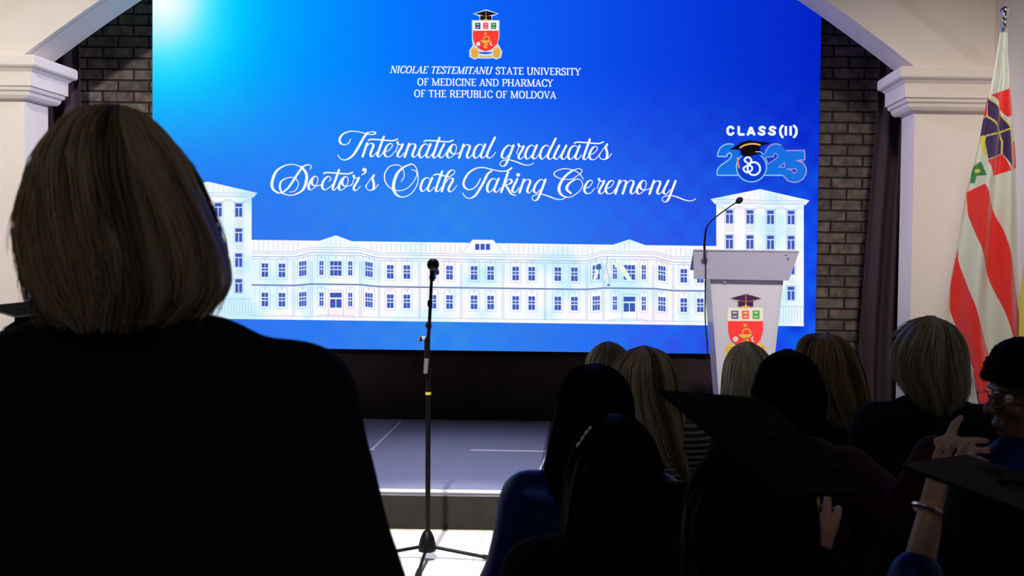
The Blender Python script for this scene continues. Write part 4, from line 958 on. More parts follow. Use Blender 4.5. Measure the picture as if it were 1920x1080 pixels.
# ------------------------------------------------------------------ bodies: signed distance fields skinned with surface nets
class Field:
    def __init__(s, lo, hi, h):
        s.h = h; s.lo = np.array(lo, dtype=float); s.n = np.ceil((np.array(hi)-s.lo)/h).astype(int)+1
        s.d = np.full(s.n, 1.0, dtype=np.float32)
        s.ax = [s.lo[i]+h*np.arange(s.n[i]) for i in range(3)]
    def sub(s, lo, hi):
        sl = []
        for i in range(3):
            a = max(0, int(math.floor((lo[i]-s.lo[i])/s.h))); b = min(s.n[i], int(math.ceil((hi[i]-s.lo[i])/s.h))+1)
            if b <= a: return None, None
            sl.append(slice(a, b))
        X, Y, Z = np.meshgrid(s.ax[0][sl[0]], s.ax[1][sl[1]], s.ax[2][sl[2]], indexing='ij')
        return tuple(sl), (X, Y, Z)
    def blend(s, sl, d, k, op='+'):
        a = s.d[sl]
        if op == '+':
            hh = np.clip(0.5+0.5*(a-d)/k, 0, 1); s.d[sl] = (a*(1-hh)+d*hh) - k*hh*(1-hh)
        else:
            hh = np.clip(0.5-0.5*(a+d)/k, 0, 1); s.d[sl] = (a*(1-hh)-d*hh) + k*hh*(1-hh)
    def cap(s, a, b, r1, r2=None, k=0.02, sq=None):
        r2 = r1 if r2 is None else r2; a = np.array(a, dtype=float); b = np.array(b, dtype=float)
        pad = max(r1, r2)*1.1+k+3*s.h
        sl, g_ = s.sub(np.minimum(a, b)-pad, np.maximum(a, b)+pad)
        if sl is None: return
        X, Y, Z = g_; ab = b-a; L2 = max(float(ab@ab), 1e-9)
        t = np.clip(((X-a[0])*ab[0]+(Y-a[1])*ab[1]+(Z-a[2])*ab[2])/L2, 0, 1)
        d = np.sqrt((X-a[0]-ab[0]*t)**2+(Y-a[1]-ab[1]*t)**2+(Z-a[2]-ab[2]*t)**2)-(r1+(r2-r1)*t)
        s.blend(sl, d.astype(np.float32), k)
    def ell(s, c, r, k=0.02, yaw=0.0, op='+'):
        c = np.array(c, dtype=float); r = np.array(r, dtype=float); pad = r.max()+k+3*s.h
        sl, g_ = s.sub(c-pad, c+pad)
        if sl is None: return
        X, Y, Z = g_[0]-c[0], g_[1]-c[1], g_[2]-c[2]
        if yaw:
            cs, sn = math.cos(-yaw), math.sin(-yaw); X, Y = X*cs-Y*sn, X*sn+Y*cs
        k0 = np.sqrt((X/r[0])**2+(Y/r[1])**2+(Z/r[2])**2)+1e-6; k1 = np.sqrt((X/r[0]**2)**2+(Y/r[1]**2)**2+(Z/r[2]**2)**2)+1e-6
        s.blend(sl, (k0*(k0-1)/k1).astype(np.float32), k, op)
    def ripple(s, fn):
        X, Y, Z = np.meshgrid(*s.ax, indexing='ij'); s.d += fn(X, Y, Z).astype(np.float32)
    def mesh(s):
        d = s.d; neg = d < 0; nx, ny, nz = d.shape
        c = np.zeros((nx-1, ny-1, nz-1), dtype=np.int8)
        for i in (0, 1):
            for j in (0, 1):
                for k in (0, 1): c += neg[i:nx-1+i, j:ny-1+j, k:nz-1+k]
        act = (c > 0) & (c < 8); idx = -np.ones(act.shape, dtype=np.int64); cells = np.argwhere(act); idx[act] = np.arange(len(cells))
        acc = np.zeros((len(cells), 3)); cnt = np.zeros(len(cells))
        corners = [(i, j, k) for i in (0, 1) for j in (0, 1) for k in (0, 1)]
        vals = {q: d[cells[:, 0]+q[0], cells[:, 1]+q[1], cells[:, 2]+q[2]] for q in corners}
        for a in corners:
            for ax in range(3):
                if a[ax]: continue
                b = list(a); b[ax] = 1; b = tuple(b); va, vb = vals[a], vals[b]; m = (va < 0) != (vb < 0)
                t = np.where(m, va/np.where(m, va-vb, 1), 0)
                for q in range(3):
                    acc[:, q] += np.where(m, a[q]+(t if q == ax else 0), 0)
                cnt += m
        V = s.lo+s.h*(cells+acc/cnt[:, None])
        quads = []
        for ax in range(3):
            o1, o2 = [(1, 2), (2, 0), (0, 1)][ax]
            sh_ = [slice(1, -1)]*3; sh_[ax] = slice(0, -1); sh2 = list(sh_); sh2[ax] = slice(1, None)
            A = neg[tuple(sh_)]; B = neg[tuple(sh2)]
            E = np.argwhere(A != B); E[:, [i for i in range(3) if i != ax]] += 1
            if not len(E): continue
            fl_ = neg[E[:, 0], E[:, 1], E[:, 2]]
            def at_(da, db):
                q = E.copy(); q[:, o1] += da; q[:, o2] += db; return idx[q[:, 0], q[:, 1], q[:, 2]]
            q0, q1, q2, q3 = at_(-1, -1), at_(0, -1), at_(0, 0), at_(-1, 0)
            quads.append(np.where(fl_[:, None], np.stack([q0, q1, q2, q3], 1), np.stack([q3, q2, q1, q0], 1)))
        Q = np.vstack(quads); Q = Q[(Q >= 0).all(1)]
        return V, Q

def hand(f, wrist, direc, thumb, size=1.0, curl=0.35, spread=0.1, grow=0.0):
    """palm, four unequal bent fingers and a thumb; direc points to the finger tips, thumb to the thumb's side"""
    w_ = np.array(wrist, dtype=float); d = np.array(direc, dtype=float); d /= np.linalg.norm(d)
    t = np.array(thumb, dtype=float); t -= d*(t@d); t /= np.linalg.norm(t); nrm = np.cross(d, t)
    s = size
    for q in (-0.026, -0.009, 0.009, 0.026):
        f.cap(w_+d*0.012*s+t*q*0.65*s, w_+d*0.088*s+t*q*s, 0.0125*s+grow, 0.0105*s+grow, 0.008)
    for q, L, sp in ((0.030, 0.070, 1.0), (0.010, 0.079, 0.3), (-0.010, 0.073, -0.4), (-0.029, 0.056, -1.1)):
        p = w_+d*0.088*s+t*q*s; dd = d+t*sp*spread
        for seg, (fr, r) in enumerate(((0.45, 0.0086), (0.31, 0.0078), (0.24, 0.0068))):
            dd = dd - nrm*curl*(0.5+0.4*seg); dd = dd/np.linalg.norm(dd); e = p+dd*L*fr*s
            f.cap(p, e, r*s+grow, r*0.93*s+grow, 0.004); p = e
    p = w_+d*0.022*s+t*0.024*s; dd = d*0.55+t*0.85-nrm*0.25; dd /= np.linalg.norm(dd)
    e = p+dd*0.042*s; f.cap(p, e, 0.0125*s+grow, 0.0098*s+grow, 0.01); dd = dd+d*0.35; dd /= np.linalg.norm(dd); e2 = e+dd*0.032*s; f.cap(e, e2, 0.0096*s+grow, 0.0075*s+grow, 0.005)

def head_prims(f, hc, yaw, s, k=0.015):
    cs, sn = math.cos(yaw), math.sin(yaw)
    def T(x, y, z): return (hc[0]+(x*cs-y*sn)*s, hc[1]+(x*sn+y*cs)*s, hc[2]+z*s)
    E = lambda c, r, kk=k, op='+': f.ell(T(*c), [q*s for q in r], kk, yaw, op)
    E((0, -0.012, 0.022), (0.074, 0.093, 0.085)); E((0, 0.022, -0.035), (0.058, 0.066, 0.076)); E((0, 0.055, -0.092), (0.026, 0.024, 0.022), 0.025)
    E((0, 0.083, 0.018), (0.048, 0.016, 0.013), 0.015)                       # brow
    for q in (-1, 1):
        E((q*0.031, 0.094, -0.003), (0.017, 0.016, 0.012), 0.012, '-')       # eye sockets
        E((q*0.076, -0.006, -0.012), (0.009, 0.018, 0.031), 0.006)           # ears
        E((q*0.040, 0.066, -0.032), (0.020, 0.018, 0.018), 0.018)            # cheeks
    f.cap(T(0, 0.090, 0.004), T(0, 0.112, -0.034), 0.008*s, 0.0135*s, 0.010)
    for q in (-1, 1): E((q*0.011, 0.102, -0.037), (0.009, 0.010, 0.008), 0.006)
    E((0, 0.087, -0.066), (0.024, 0.010, 0.006), 0.005); E((0, 0.085, -0.075), (0.020, 0.010, 0.006), 0.005)
    return T

def torso_points(s, stand=False):
    if stand: z = dict(pel=0.92, wai=1.06, che=1.25, sho=1.342, nck=1.39, hea=1.565)
    else: z = dict(pel=0.53, wai=0.68, che=0.88, sho=1.015, nck=1.06, hea=1.195)
    return {k: v*s for k, v in z.items()}

def hair(parent, name, m, rows, d, face_yaw=0.0, n=700, thick=0.0011, wave=0.004, flare=0.0, forehead=0.05, back=1.0, ends=0.5, curl=0.0, shell_m=None, depth=1.12, hy=0.0, clump=26, flat=0.0, nclump=42, conv=0.55):
    """hair follows a traced outline: rows of (v, left, right) at distance d; strands run from the crown to the tips"""
    rows = [(rows[0][0]-3, (rows[0][1]+rows[0][2])/2-2, (rows[0][1]+rows[0][2])/2+2)] + list(rows)
    Zs, Cx, Rx = [], [], []
    for v, a, b in rows:
        pa, pb = P(a, v, d), P(b, v, d); Zs.append((pa.z+pb.z)/2); Cx.append((pa.x+pb.x)/2); Rx.append((pb.x-pa.x)/2)
    Zs, Cx, Rx = map(np.array, (Zs, Cx, Rx)); nR = len(rows)
    ztop = Zs[0]; mslope = Cx/d; Rx0 = Rx; ry0 = np.minimum(Rx*1.42, 0.135); Rx = np.sqrt(np.maximum(Rx**2-(mslope*ry0)**2, (0.82*Rx)**2)); Cx = Cx-mslope*ry0**2/d; below = np.clip((ztop-Zs-0.20)/0.12, 0, 1)
    Ry = np.minimum(Rx0*1.42, 0.135)*(1-below)+np.minimum(Rx0*0.5, 0.05)*below
    Cy = np.full(nR, d+hy)-0.055*below
    s_in = np.arange(nR); 
    def prof(t):
        s_ = t*(nR-1)
        # centripetal-ish smoothing: average of linear samples
        out = []
        for A in (Zs, Cx, Rx, Cy, Ry):
            out.append((np.interp(s_-0.25, s_in, A)+2*np.interp(s_, s_in, A)+np.interp(s_+0.25, s_in, A))/4)
        return out
    zf = ztop-forehead
    # ---- shell
    nt, nphi = 44, 96; V = []; tone = []
    tt = np.linspace(0, 1, nt)
    ph = np.linspace(0, 2*math.pi, nphi, endpoint=False)
    rs = np.random.default_rng(int(d*1000) % 977)
    ks = rs.uniform(0, 6.28, 6)
    for t in tt:
        z, cx, rx, cy, ry = prof(np.array([t])); 
        groove = 1+0.022*np.sin(ph*clump+ks[0]+2*math.sin(t*3+ks[1]))*min(1, t*2)+0.015*np.sin(ph*clump*0.43+ks[2]+t*2)
        inner = 0.965
        x = cx+rx*groove*inner*np.cos(ph); y = cy+ry*groove*inner*np.sin(ph)
        V.append(np.stack([x, y, np.full(nphi, z[0])-0.004], 1)); tone.append(0.08+0.3*(np.sin(ph*clump+ks[0]+2*math.sin(t*3+ks[1]))*0.5+0.5))
    V = np.vstack(V); tone = np.hstack(tone); Fs = []
    fdir = math.pi/2+face_yaw
    dphi = np.abs((ph-fdir+math.pi) % (2*math.pi)-math.pi)
    for i in range(nt-1):
        for j in range(nphi):
            if V[i*nphi+j, 2] < zf and dphi[j] < 1.05: continue
            j2 = (j+1) % nphi; Fs.append((i*nphi+j, i*nphi+j2, (i+1)*nphi+j2, (i+1)*nphi+j))
    Fs = np.array(Fs)
    # ---- strands
    ns = 18; SV = []; SF = []; ST = []
    phi = rs.uniform(0, 2*math.pi, n)
    t0 = rs.uniform(0.0, 0.35, n)**1.3; t1 = 1.0-rs.uniform(0, 1, n)**2*ends*0.5
    nc = nclump; cphi = rs.uniform(0, 2*math.pi, nc)
    near = np.argmin(np.abs((phi[:, None]-cphi[None]+math.pi) % (2*math.pi)-math.pi), 1)
    dc = (cphi[near]-phi+math.pi) % (2*math.pi)-math.pi
    ctone = rs.uniform(0, 1, nc)
    off = rs.uniform(-0.004, 0.009, n); p1_, p2_ = rs.uniform(0, 6.28, n), rs.uniform(0, 6.28, n)
    cw1, cw2 = rs.uniform(-1, 1, nc), rs.uniform(-1, 1, nc)
    drift = rs.normal(0, 0.10, n)+0.12*cw2[near]
    dph = np.abs((phi-fdir+math.pi) % (2*math.pi)-math.pi)
    lim = np.interp(zf, Zs[::-1], s_in[::-1]/(nR-1)); front = dph < 1.05
    t1 = np.where(front, np.minimum(t1, lim+0.03), t1); t0 = np.where(front, t0*0.3, t0)
    q = np.linspace(0, 1, ns); Tm = t0[:, None]+(t1-t0)[:, None]*q[None]
    z, cx, rx, cy, ry = [a.reshape(n, ns) for a in prof(Tm.ravel())]
    ang = phi[:, None]+dc[:, None]*conv*q[None]**1.5+drift[:, None]*q[None]**2
    wv = wave*np.sin(Tm*9+p1_[:, None])*q[None]*(1-flat)+wave*1.6*np.sin(Tm*(5+3*cw1[near][:, None])+6*cw1[near][:, None])*q[None]
    rad = off[:, None]+wv+flare*q[None]**3*(0.5+rs.uniform(0, 1, n)[:, None])
    X = cx+(rx*0.96-wave*1.5-flare*0.5*q[None]**3+rad)*np.cos(ang); Y = cy+(ry*0.96+rad)*np.sin(ang); Z = z+0.003*np.sin(p2_)[:, None]-rs.uniform(0, 0.012, n)[:, None]*q[None]**2
    if curl:
        cphs = Tm*60+p1_[:, None]; X = X+curl*np.cos(cphs); Z = Z+curl*np.sin(cphs); Y = Y+curl*np.sin(cphs*0.7+p2_[:, None])
    Pn = np.stack([X, Y, Z], -1)
    tg = np.gradient(Pn, axis=1); tg /= np.linalg.norm(tg, axis=2, keepdims=True)+1e-9
    rd = np.stack([np.cos(ang), np.sin(ang), np.zeros_like(ang)], -1)
    n1 = np.cross(tg, rd); n1 /= np.linalg.norm(n1, axis=2, keepdims=True)+1e-9; n2 = np.cross(tg, n1)
    rr_ = thick*(1.25-0.95*q**2)[None, :, None]*rs.uniform(0.7, 1.4, n)[:, None, None]
    ringv = np.stack([Pn+rr_*(n1*math.cos(a)*1.9+n2*math.sin(a)) for a in (0.5, 2.6, 4.71)], 2)      # n, ns, 3, 3
    SV = ringv.reshape(-1, 3)
    b = (np.arange(n)[:, None]*ns+np.arange(ns-1)[None])*3
    fs = []
    for k in range(3):
        k2 = (k+1) % 3; fs.append(np.stack([b+k, b+k2, b+3+k2, b+3+k], -1).reshape(-1, 4))
    SF = np.vstack(fs)+len(V)
    stn = np.clip(0.68*ctone[near]+0.32*rs.uniform(0, 1, n), 0, 1)
    ST = np.repeat(stn, ns*3)
    o = mesh_np(name, np.vstack([V, SV]), np.vstack([Fs, SF]), m, parent, True, np.hstack([tone, ST]), world=True)
    return o

def person(label, u, vtop, d, rows, hair_m, cloth='black_cloth', cloth_name='gown', skin='skin_light', yaw=0.0, head_yaw=0.0, stand=False, arms=(None, None), h=0.009, scale=None, hair_kw={}, lean=0.0, shoulder=1.0, hair_name='hair', head_u=None, legs_m='black_cloth', dz=0.0, sleeve_cut=(1.0, 1.0), dsho=0.0, sleeve_r=1.0):
    top = P(u, vtop, d); nat = 1.69 if stand else 1.325
    s = scale or top.z/nat
    root = thing('person', label, 'person', (top.x, d, 0))
    tp = torso_points(s, stand); tp['hea'] = top.z-0.128*s+dz; tp['sho'] += dsho; tp['nck'] += dsho
    bx, by = top.x, d
    cs, sn = math.cos(yaw), math.sin(yaw)
    def W(x, y, z): return (bx+(x*cs-y*sn)*s, by+(x*sn+y*cs)*s-0.02, z)
    sw = 0.165*shoulder
    hc = (bx, by, tp['hea'])
    elb = []; wri = []; hd_ = []
    for k, q in enumerate((-1, 1)):
        a = arms[k]
        if a is None:
            if stand: e = W(q*(sw+0.085), -0.01, tp['sho']-0.30*s); wv = W(q*(sw+0.10), 0.05, tp['sho']-0.54*s); dv = (0, 0.15, -1); tv = (-q*0.3, 1, 0)
            else: e = W(q*(sw+0.06), 0.02, tp['sho']-0.28*s); wv = W(q*0.10, 0.24, tp['pel']+0.10*s); dv = (-q*0.5, 1, -0.12); tv = (-q, -0.4, 0.3)
            hd_.append((dv, tv, 0.4))
        else:
            e, wv = a['elbow'], a['wrist']; hd_.append((a['dir'], a['thumb'], a.get('curl', 0.25)))
        elb.append(np.array(e)); wri.append(np.array(wv))
    allp = np.array(elb+wri+[W(-0.25, -0.16, 0), W(0.25, 0.62, 0), (bx-0.26*s*shoulder, by-0.18, 0), (bx+0.26*s*shoulder, by+0.2, top.z+0.03)])
    lo, hi = allp.min(0)-0.24, allp.max(0)+0.24; lo[2] = -0.02; hi[2] = max(top.z+0.04, allp[:, 2].max()+0.22)
    # ---------- body
    f = Field(lo, hi, h)
    f.cap(W(-0.07, 0, tp['pel']), W(0.07, 0, tp['pel']), 0.105*s, k=0.04); f.cap(W(0, 0, tp['pel']), W(0, 0, tp['wai']), 0.115*s, 0.10*s, 0.05)
    f.ell(W(0, 0.01, tp['che']), (0.135*s, 0.095*s, 0.17*s), 0.05, yaw)
    f.cap(W(-sw*0.8, 0, tp['sho']), W(sw*0.8, 0, tp['sho']), 0.05*s, k=0.05)
    f.cap(W(0, -0.005, tp['sho']), (hc[0], hc[1]-0.012, hc[2]-0.05*s), 0.056*s, 0.05*s, 0.025)
    for k, q in enumerate((-1, 1)):
        sh0 = W(q*sw, 0, tp['sho']-0.01)
        f.cap(sh0, elb[k], 0.047*s, 0.036*s, 0.03); f.cap(elb[k], wri[k], 0.037*s, 0.026*s, 0.02)
        dv, tv, cu = hd_[k]; hand(f, wri[k], dv, tv, s, cu)
        if stand:
            f.cap(W(q*0.09, 0, tp['pel']), W(q*0.085, 0.02, 0.48*s), 0.078*s, 0.052*s, 0.03); f.cap(W(q*0.085, 0.02, 0.48*s), W(q*0.085, -0.01, 0.09*s), 0.053*s, 0.034*s, 0.02); f.cap(W(q*0.085, -0.02, 0.05), W(q*0.09, 0.12, 0.035), 0.03, 0.026, 0.02)
        else:
            f.cap(W(q*0.085, 0, tp['pel']-0.005), W(q*0.10, 0.38, 0.50*s), 0.075*s, 0.052*s, 0.03); f.cap(W(q*0.10, 0.38, 0.50*s), W(q*0.10, 0.33, 0.09), 0.053*s, 0.034*s, 0.02); f.cap(W(q*0.10, 0.31, 0.055), W(q*0.105, 0.45, 0.035), 0.03, 0.026, 0.02)
    T = head_prims(f, hc, yaw+head_yaw, s)
    V, Q = f.mesh(); mesh_np('body', V, Q, M[skin], root, True, world=True)
    # ---------- eyes
    for q in (-1, 1):
        bm = bmesh.new(); bmesh.ops.create_uvsphere(bm, u_segments=14, v_segments=10, radius=0.0115*s); bmesh.ops.translate(bm, verts=bm.verts, vec=T(q*0.031, 0.076, -0.003)); bm_obj('eye', bm, M['eye'], root, smooth=True, world=True)
    # ---------- clothes
    g_ = 0.016
    f = Field(lo, hi, h+0.001)
    f.cap(W(-0.07, 0, tp['pel']), W(0.07, 0, tp['pel']), 0.118*s+g_, k=0.05); f.cap(W(0, 0, tp['pel']), W(0, 0, tp['wai']), 0.125*s+g_, 0.115*s+g_, 0.06)
    f.ell(W(0, 0.005, tp['che']), (0.15*s*shoulder+g_, 0.105*s+g_, 0.18*s), 0.06, yaw)
    f.cap(W(-sw*0.92, 0, tp['sho']-0.012), W(sw*0.92, 0, tp['sho']-0.012), 0.055*s+g_*0.6, k=0.05)
    f.cap(W(-0.06, -0.005, tp['sho']+0.035*s), W(0.06, -0.005, tp['sho']+0.035*s), 0.05*s, k=0.05)
    if stand:
        f.cap(W(-0.085, -0.012, tp['sho']+0.018*s), W(0.105, -0.012, tp['sho']+0.045*s), 0.056*s, k=0.04)
        f.cap(W(-sw*0.9, 0, tp['sho']-0.025), W(sw*0.9, 0, tp['sho']+0.012), 0.052*s, k=0.06)
    for k, q in enumerate((-1, 1)):
        sh0 = W(q*sw, 0, tp['sho']-0.018)
        gown = cloth_name in ('gown', 'robe')
        f.cap(sh0, elb[k], 0.052*s+g_, (0.046*s+g_*(1.6 if gown else 1))*sleeve_r, 0.04)
        cut = sleeve_cut[k]; e2 = elb[k]+(wri[k]-elb[k])*0.95*cut
        f.cap(elb[k], e2, (0.047*s+g_*(1.5 if gown else 0.9))*sleeve_r, ((0.05 if gown else 0.036)*s+g_*(1.0 if gown else 0.7))*sleeve_r, 0.03)
        if not stand and gown:
            f.cap(W(q*0.09, 0, tp['pel']), W(q*0.10, 0.38, 0.50*s), 0.10*s, 0.085*s, 0.06); f.cap(W(q*0.10, 0.39, 0.49*s), W(q*0.10, 0.38, 0.22), 0.085*s, 0.10*s, 0.06)
    if stand:
        f.cap(W(0, 0, tp['pel']), W(0, 0.01, 0.50*s), 0.185*s, 0.20*s, 0.06)
        for q in (-1, 1): f.cap(W(q*0.12, 0, tp['sho']-0.10), W(q*0.19, 0, tp['pel']), 0.11*s, 0.125*s, 0.05)
    if cloth in ('blue_satin', 'crimson'):
        f.ripple(lambda X, Y, Z: 0.006*np.sin(52*(X-bx)+9*np.sin(6*Z)+14*(Y-by))*np.clip((tp['sho']+0.02-Z)/0.12, 0, 1))
    else:
        f.ripple(lambda X, Y, Z: 0.002*np.sin(34*(X-bx)+5*np.sin(11*Z)+9*(Y-by)))
    V, Q = f.mesh(); mesh_np(cloth_name, V, Q, M[cloth], root, True, world=True)
    if not (cloth_name in ('gown', 'robe') and not stand):
        f = Field(lo, hi, h+0.002)
        for q in (-1, 1):
            if stand: f.cap(W(q*0.09, 0, tp['pel']-0.1), W(q*0.085, 0.02, 0.48*s), 0.09*s, 0.07*s, 0.03); f.cap(W(q*0.085, 0.02, 0.48*s), W(q*0.085, -0.01, 0.10*s), 0.07*s, 0.062*s, 0.02)
            else: f.cap(W(q*0.085, 0, tp['pel']), W(q*0.10, 0.38, 0.50*s), 0.093*s, 0.067*s, 0.03); f.cap(W(q*0.10, 0.38, 0.50*s), W(q*0.10, 0.33, 0.11), 0.067*s, 0.055*s, 0.02)
        V, Q = f.mesh(); mesh_np('trousers', V, Q, M[legs_m], root, True, world=True)
    for q in (-1, 1):
        f = Field(np.array(W(q*0.1, 0.3 if not stand else 0.0, 0))-0.3, np.array(W(q*0.1, 0.3 if not stand else 0.0, 0.1))+0.3, 0.009); y0 = 0.30 if not stand else -0.03
        f.cap(W(q*0.10 if not stand else q*0.085, y0, 0.048), W(q*0.108 if not stand else q*0.092, y0+0.17, 0.036), 0.042, 0.034, 0.01); f.cap(W(q*0.10 if not stand else q*0.085, y0, 0.03), W(q*0.10 if not stand else q*0.085, y0, 0.09), 0.038, 0.038, 0.02)
        V, Q = f.mesh(); V[:, 2] = np.maximum(V[:, 2], 0.001); mesh_np('shoe', V, Q, M['shoe'], root, True, world=True)
    if rows: hair(root, hair_name, M[hair_m], rows, d, yaw+head_yaw, **hair_kw)
    return root, T, s

def mortarboard(root, center, e1, e2, m, cap_r, cap_down, cap_h=0.085, piping=None, tassel=None):
    """square board spanned by edge vectors e1, e2 around center; skullcap beneath"""
    c = Vector(center); e1, e2 = Vector(e1), Vector(e2); nrm = e1.cross(e2).normalized()
    if nrm.z < 0: nrm = -nrm
    base = bpy.data.objects.new('mortarboard', None); C.objects.link(base); base.parent = root; base.location = c-root.location; base.empty_display_size = 0.05
    q = [c-e1/2-e2/2, c+e1/2-e2/2, c+e1/2+e2/2, c-e1/2+e2/2]
    bm = bmesh.new(); A = [bm.verts.new(p-nrm*0.003) for p in q]; B = [bm.verts.new(p+nrm*0.003) for p in q]
    bm.faces.new(A); bm.faces.new(B)
    for k in range(4): bm.faces.new((A[k], A[(k+1) % 4], B[(k+1) % 4], B[k]))
    bmesh.ops.bevel(bm, geom=list(bm.edges), offset=0.0015, segments=2, affect='EDGES'); bm_obj('board', bm, m, base, world=True)
    bm = bmesh.new(); dn = Vector(cap_down).normalized()
    add_lathe(bm, [(cap_r*0.92, 0.002), (cap_r*0.96, 0.015), (cap_r*1.0, 0.045), (cap_r*1.03, cap_h), (cap_r*1.01, cap_h+0.003), (cap_r*0.97, cap_h)], tuple(c), 30, dn); bm_obj('skullcap', bm, m, base, smooth=True, world=True)
    if piping:
        bm = bmesh.new(); add_tube(bm, q+[q[0]], 0.0022, 6); bm_obj('piping', bm, piping, base, smooth=True, world=True)
    bm = bmesh.new(); add_lathe(bm, [(0.011, 0), (0.010, 0.004), (0.004, 0.007), (0, 0.0075)], tuple(c+nrm*0.003), 14, nrm); bm_obj('button', bm, m, base, smooth=True, world=True)
    if tassel is not None:
        e = c+(e1+e2)*tassel
        cv = [c+nrm*0.008, c+(e-c)*0.5+nrm*0.006, e+nrm*0.005, e+(e-c).normalized()*0.008-Vector((0, 0, 0.03)), e+(e-c).normalized()*0.008-Vector((0, 0, 0.11))]
        bm = bmesh.new(); add_tube(bm, cv, [0.002, 0.002, 0.002, 0.003, 0.007], 8); bm_obj('tassel', bm, M['black_cloth'], base, smooth=True, world=True)
    return base

# ------------------------------------------------------------------ the audience
# standing woman in front
WD = 1.3
wrows = [(207, 190, 262), (218, 150, 285), (240, 112, 310), (270, 88, 333), (310, 60, 362), (350, 43, 384), (400, 32, 404), (440, 32, 421), (480, 38, 436), (520, 52, 442), (550, 66, 438), (575, 86, 420), (594, 112, 400)]
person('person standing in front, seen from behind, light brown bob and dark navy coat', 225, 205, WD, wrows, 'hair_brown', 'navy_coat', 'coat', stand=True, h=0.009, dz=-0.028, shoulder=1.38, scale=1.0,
       hair_kw=dict(n=5200, thick=0.00065, wave=0.007, ends=0.7, clump=17, flare=0.004, nclump=30, conv=0.8))

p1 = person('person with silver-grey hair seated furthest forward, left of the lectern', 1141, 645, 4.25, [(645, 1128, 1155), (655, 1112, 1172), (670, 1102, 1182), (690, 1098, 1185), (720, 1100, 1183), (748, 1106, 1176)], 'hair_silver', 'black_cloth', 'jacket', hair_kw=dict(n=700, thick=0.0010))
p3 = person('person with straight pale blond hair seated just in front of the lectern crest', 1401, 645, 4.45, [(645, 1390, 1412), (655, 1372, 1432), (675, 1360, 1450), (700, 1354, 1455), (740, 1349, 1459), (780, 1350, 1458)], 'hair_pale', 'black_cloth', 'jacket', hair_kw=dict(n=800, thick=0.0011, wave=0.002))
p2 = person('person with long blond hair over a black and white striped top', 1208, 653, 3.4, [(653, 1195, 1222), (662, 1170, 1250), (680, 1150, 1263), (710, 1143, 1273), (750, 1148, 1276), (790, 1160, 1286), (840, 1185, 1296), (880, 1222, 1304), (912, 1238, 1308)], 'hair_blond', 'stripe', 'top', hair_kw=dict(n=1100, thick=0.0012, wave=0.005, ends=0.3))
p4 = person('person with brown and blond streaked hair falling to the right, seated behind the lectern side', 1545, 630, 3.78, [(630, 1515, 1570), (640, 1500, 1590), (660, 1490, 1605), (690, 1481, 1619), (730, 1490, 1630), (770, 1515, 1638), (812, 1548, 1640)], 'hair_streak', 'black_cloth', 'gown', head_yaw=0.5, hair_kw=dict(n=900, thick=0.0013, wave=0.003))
p5 = person('person with short fluffy grey-blond hair and dark navy jacket seated before the flag', 1745, 597, 3.22, [(597, 1725, 1765), (608, 1700, 1795), (630, 1681, 1812), (660, 1670, 1821), (690, 1668, 1822), (715, 1676, 1822), (738, 1690, 1816), (756, 1705, 1803), (768, 1722, 1788)], 'hair_grey', 'navy_jacket', 'jacket', hair_kw=dict(n=1700, thick=0.0010, wave=0.012, ends=0.8, flare=0.010, clump=15))
pA = person('person with long black hair and shiny royal blue gown, left end of the seated group', 1115, 688, 2.75, [(688, 1095, 1135), (698, 1070, 1160), (720, 1052, 1180), (750, 1042, 1191), (790, 1035, 1193), (850, 1022, 1190), (920, 1015, 1185), (990, 1012, 1172), (1015, 1022, 1150)], 'hair_black', 'blue_satin', 'gown', shoulder=1.12, dsho=-0.035, hair_kw=dict(n=900, thick=0.0012))
eD = P(1700, 965, 2.50); wD = P(1764, 840, 2.36)
pD = person('person with round black hair and crimson gown, clapping with one hand raised to the right', 1480, 660, 2.75, [(660, 1465, 1492), (668, 1445, 1515), (685, 1425, 1532), (710, 1412, 1545), (740, 1408, 1549), (770, 1412, 1545), (800, 1422, 1533)], 'hair_black', 'crimson', 'gown', skin='skin_light', h=0.0055, head_yaw=-0.3,
            arms=(None, dict(elbow=tuple(eD), wrist=tuple(wD), dir=(1.0, 0.45, -0.22), thumb=(-0.25, 0, 1), curl=0.18)), hair_kw=dict(n=600, thick=0.0012), sleeve_cut=(1, 0.9), sleeve_r=0.8)
w2 = P(1900, 852, 2.62)
pF = person('person with curly black hair and glasses at the right edge, face turned left, blue gown', 1932, 643, 2.6, [(643, 1895, 1950), (655, 1868, 1985), (680, 1850, 2008), (705, 1847, 2015), (730, 1862, 2012), (750, 1890, 2005)], 'hair_black', 'blue_satin', 'gown', skin='skin_dark', yaw=0.35, head_yaw=1.45, h=0.0065, hair_kw=dict(n=1500, thick=0.0016, curl=0.007, wave=0.006, forehead=0.085))
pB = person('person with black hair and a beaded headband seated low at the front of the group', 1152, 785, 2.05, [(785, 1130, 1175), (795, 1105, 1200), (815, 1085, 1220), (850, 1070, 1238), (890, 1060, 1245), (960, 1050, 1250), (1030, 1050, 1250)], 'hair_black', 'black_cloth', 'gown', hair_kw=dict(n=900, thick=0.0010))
e1m, w1m = P(1515, 1160, 1.64), P(1520, 1048, 1.68)
pM = person('person under a tilted black mortarboard whose left corner points at the lectern foot', 1405, 850, 1.45, [(852, 1365, 1445), (862, 1335, 1475), (885, 1308, 1504), (930, 1280, 1530), (1000, 1273, 1535), (1080, 1275, 1533)], 'hair_black', 'black_cloth', 'gown', h=0.0055,
            arms=(None, dict(elbow=tuple(e1m), wrist=tuple(w1m), dir=(0.30, 0.75, 0.60), thumb=(-1, 0.1, 0.5), curl=0.2)), hair_kw=dict(n=500, thick=0.0012), sleeve_cut=(1, 0.6))
eN, wN = P(1702, 1150, 1.86), P(1745, 962, 1.92)
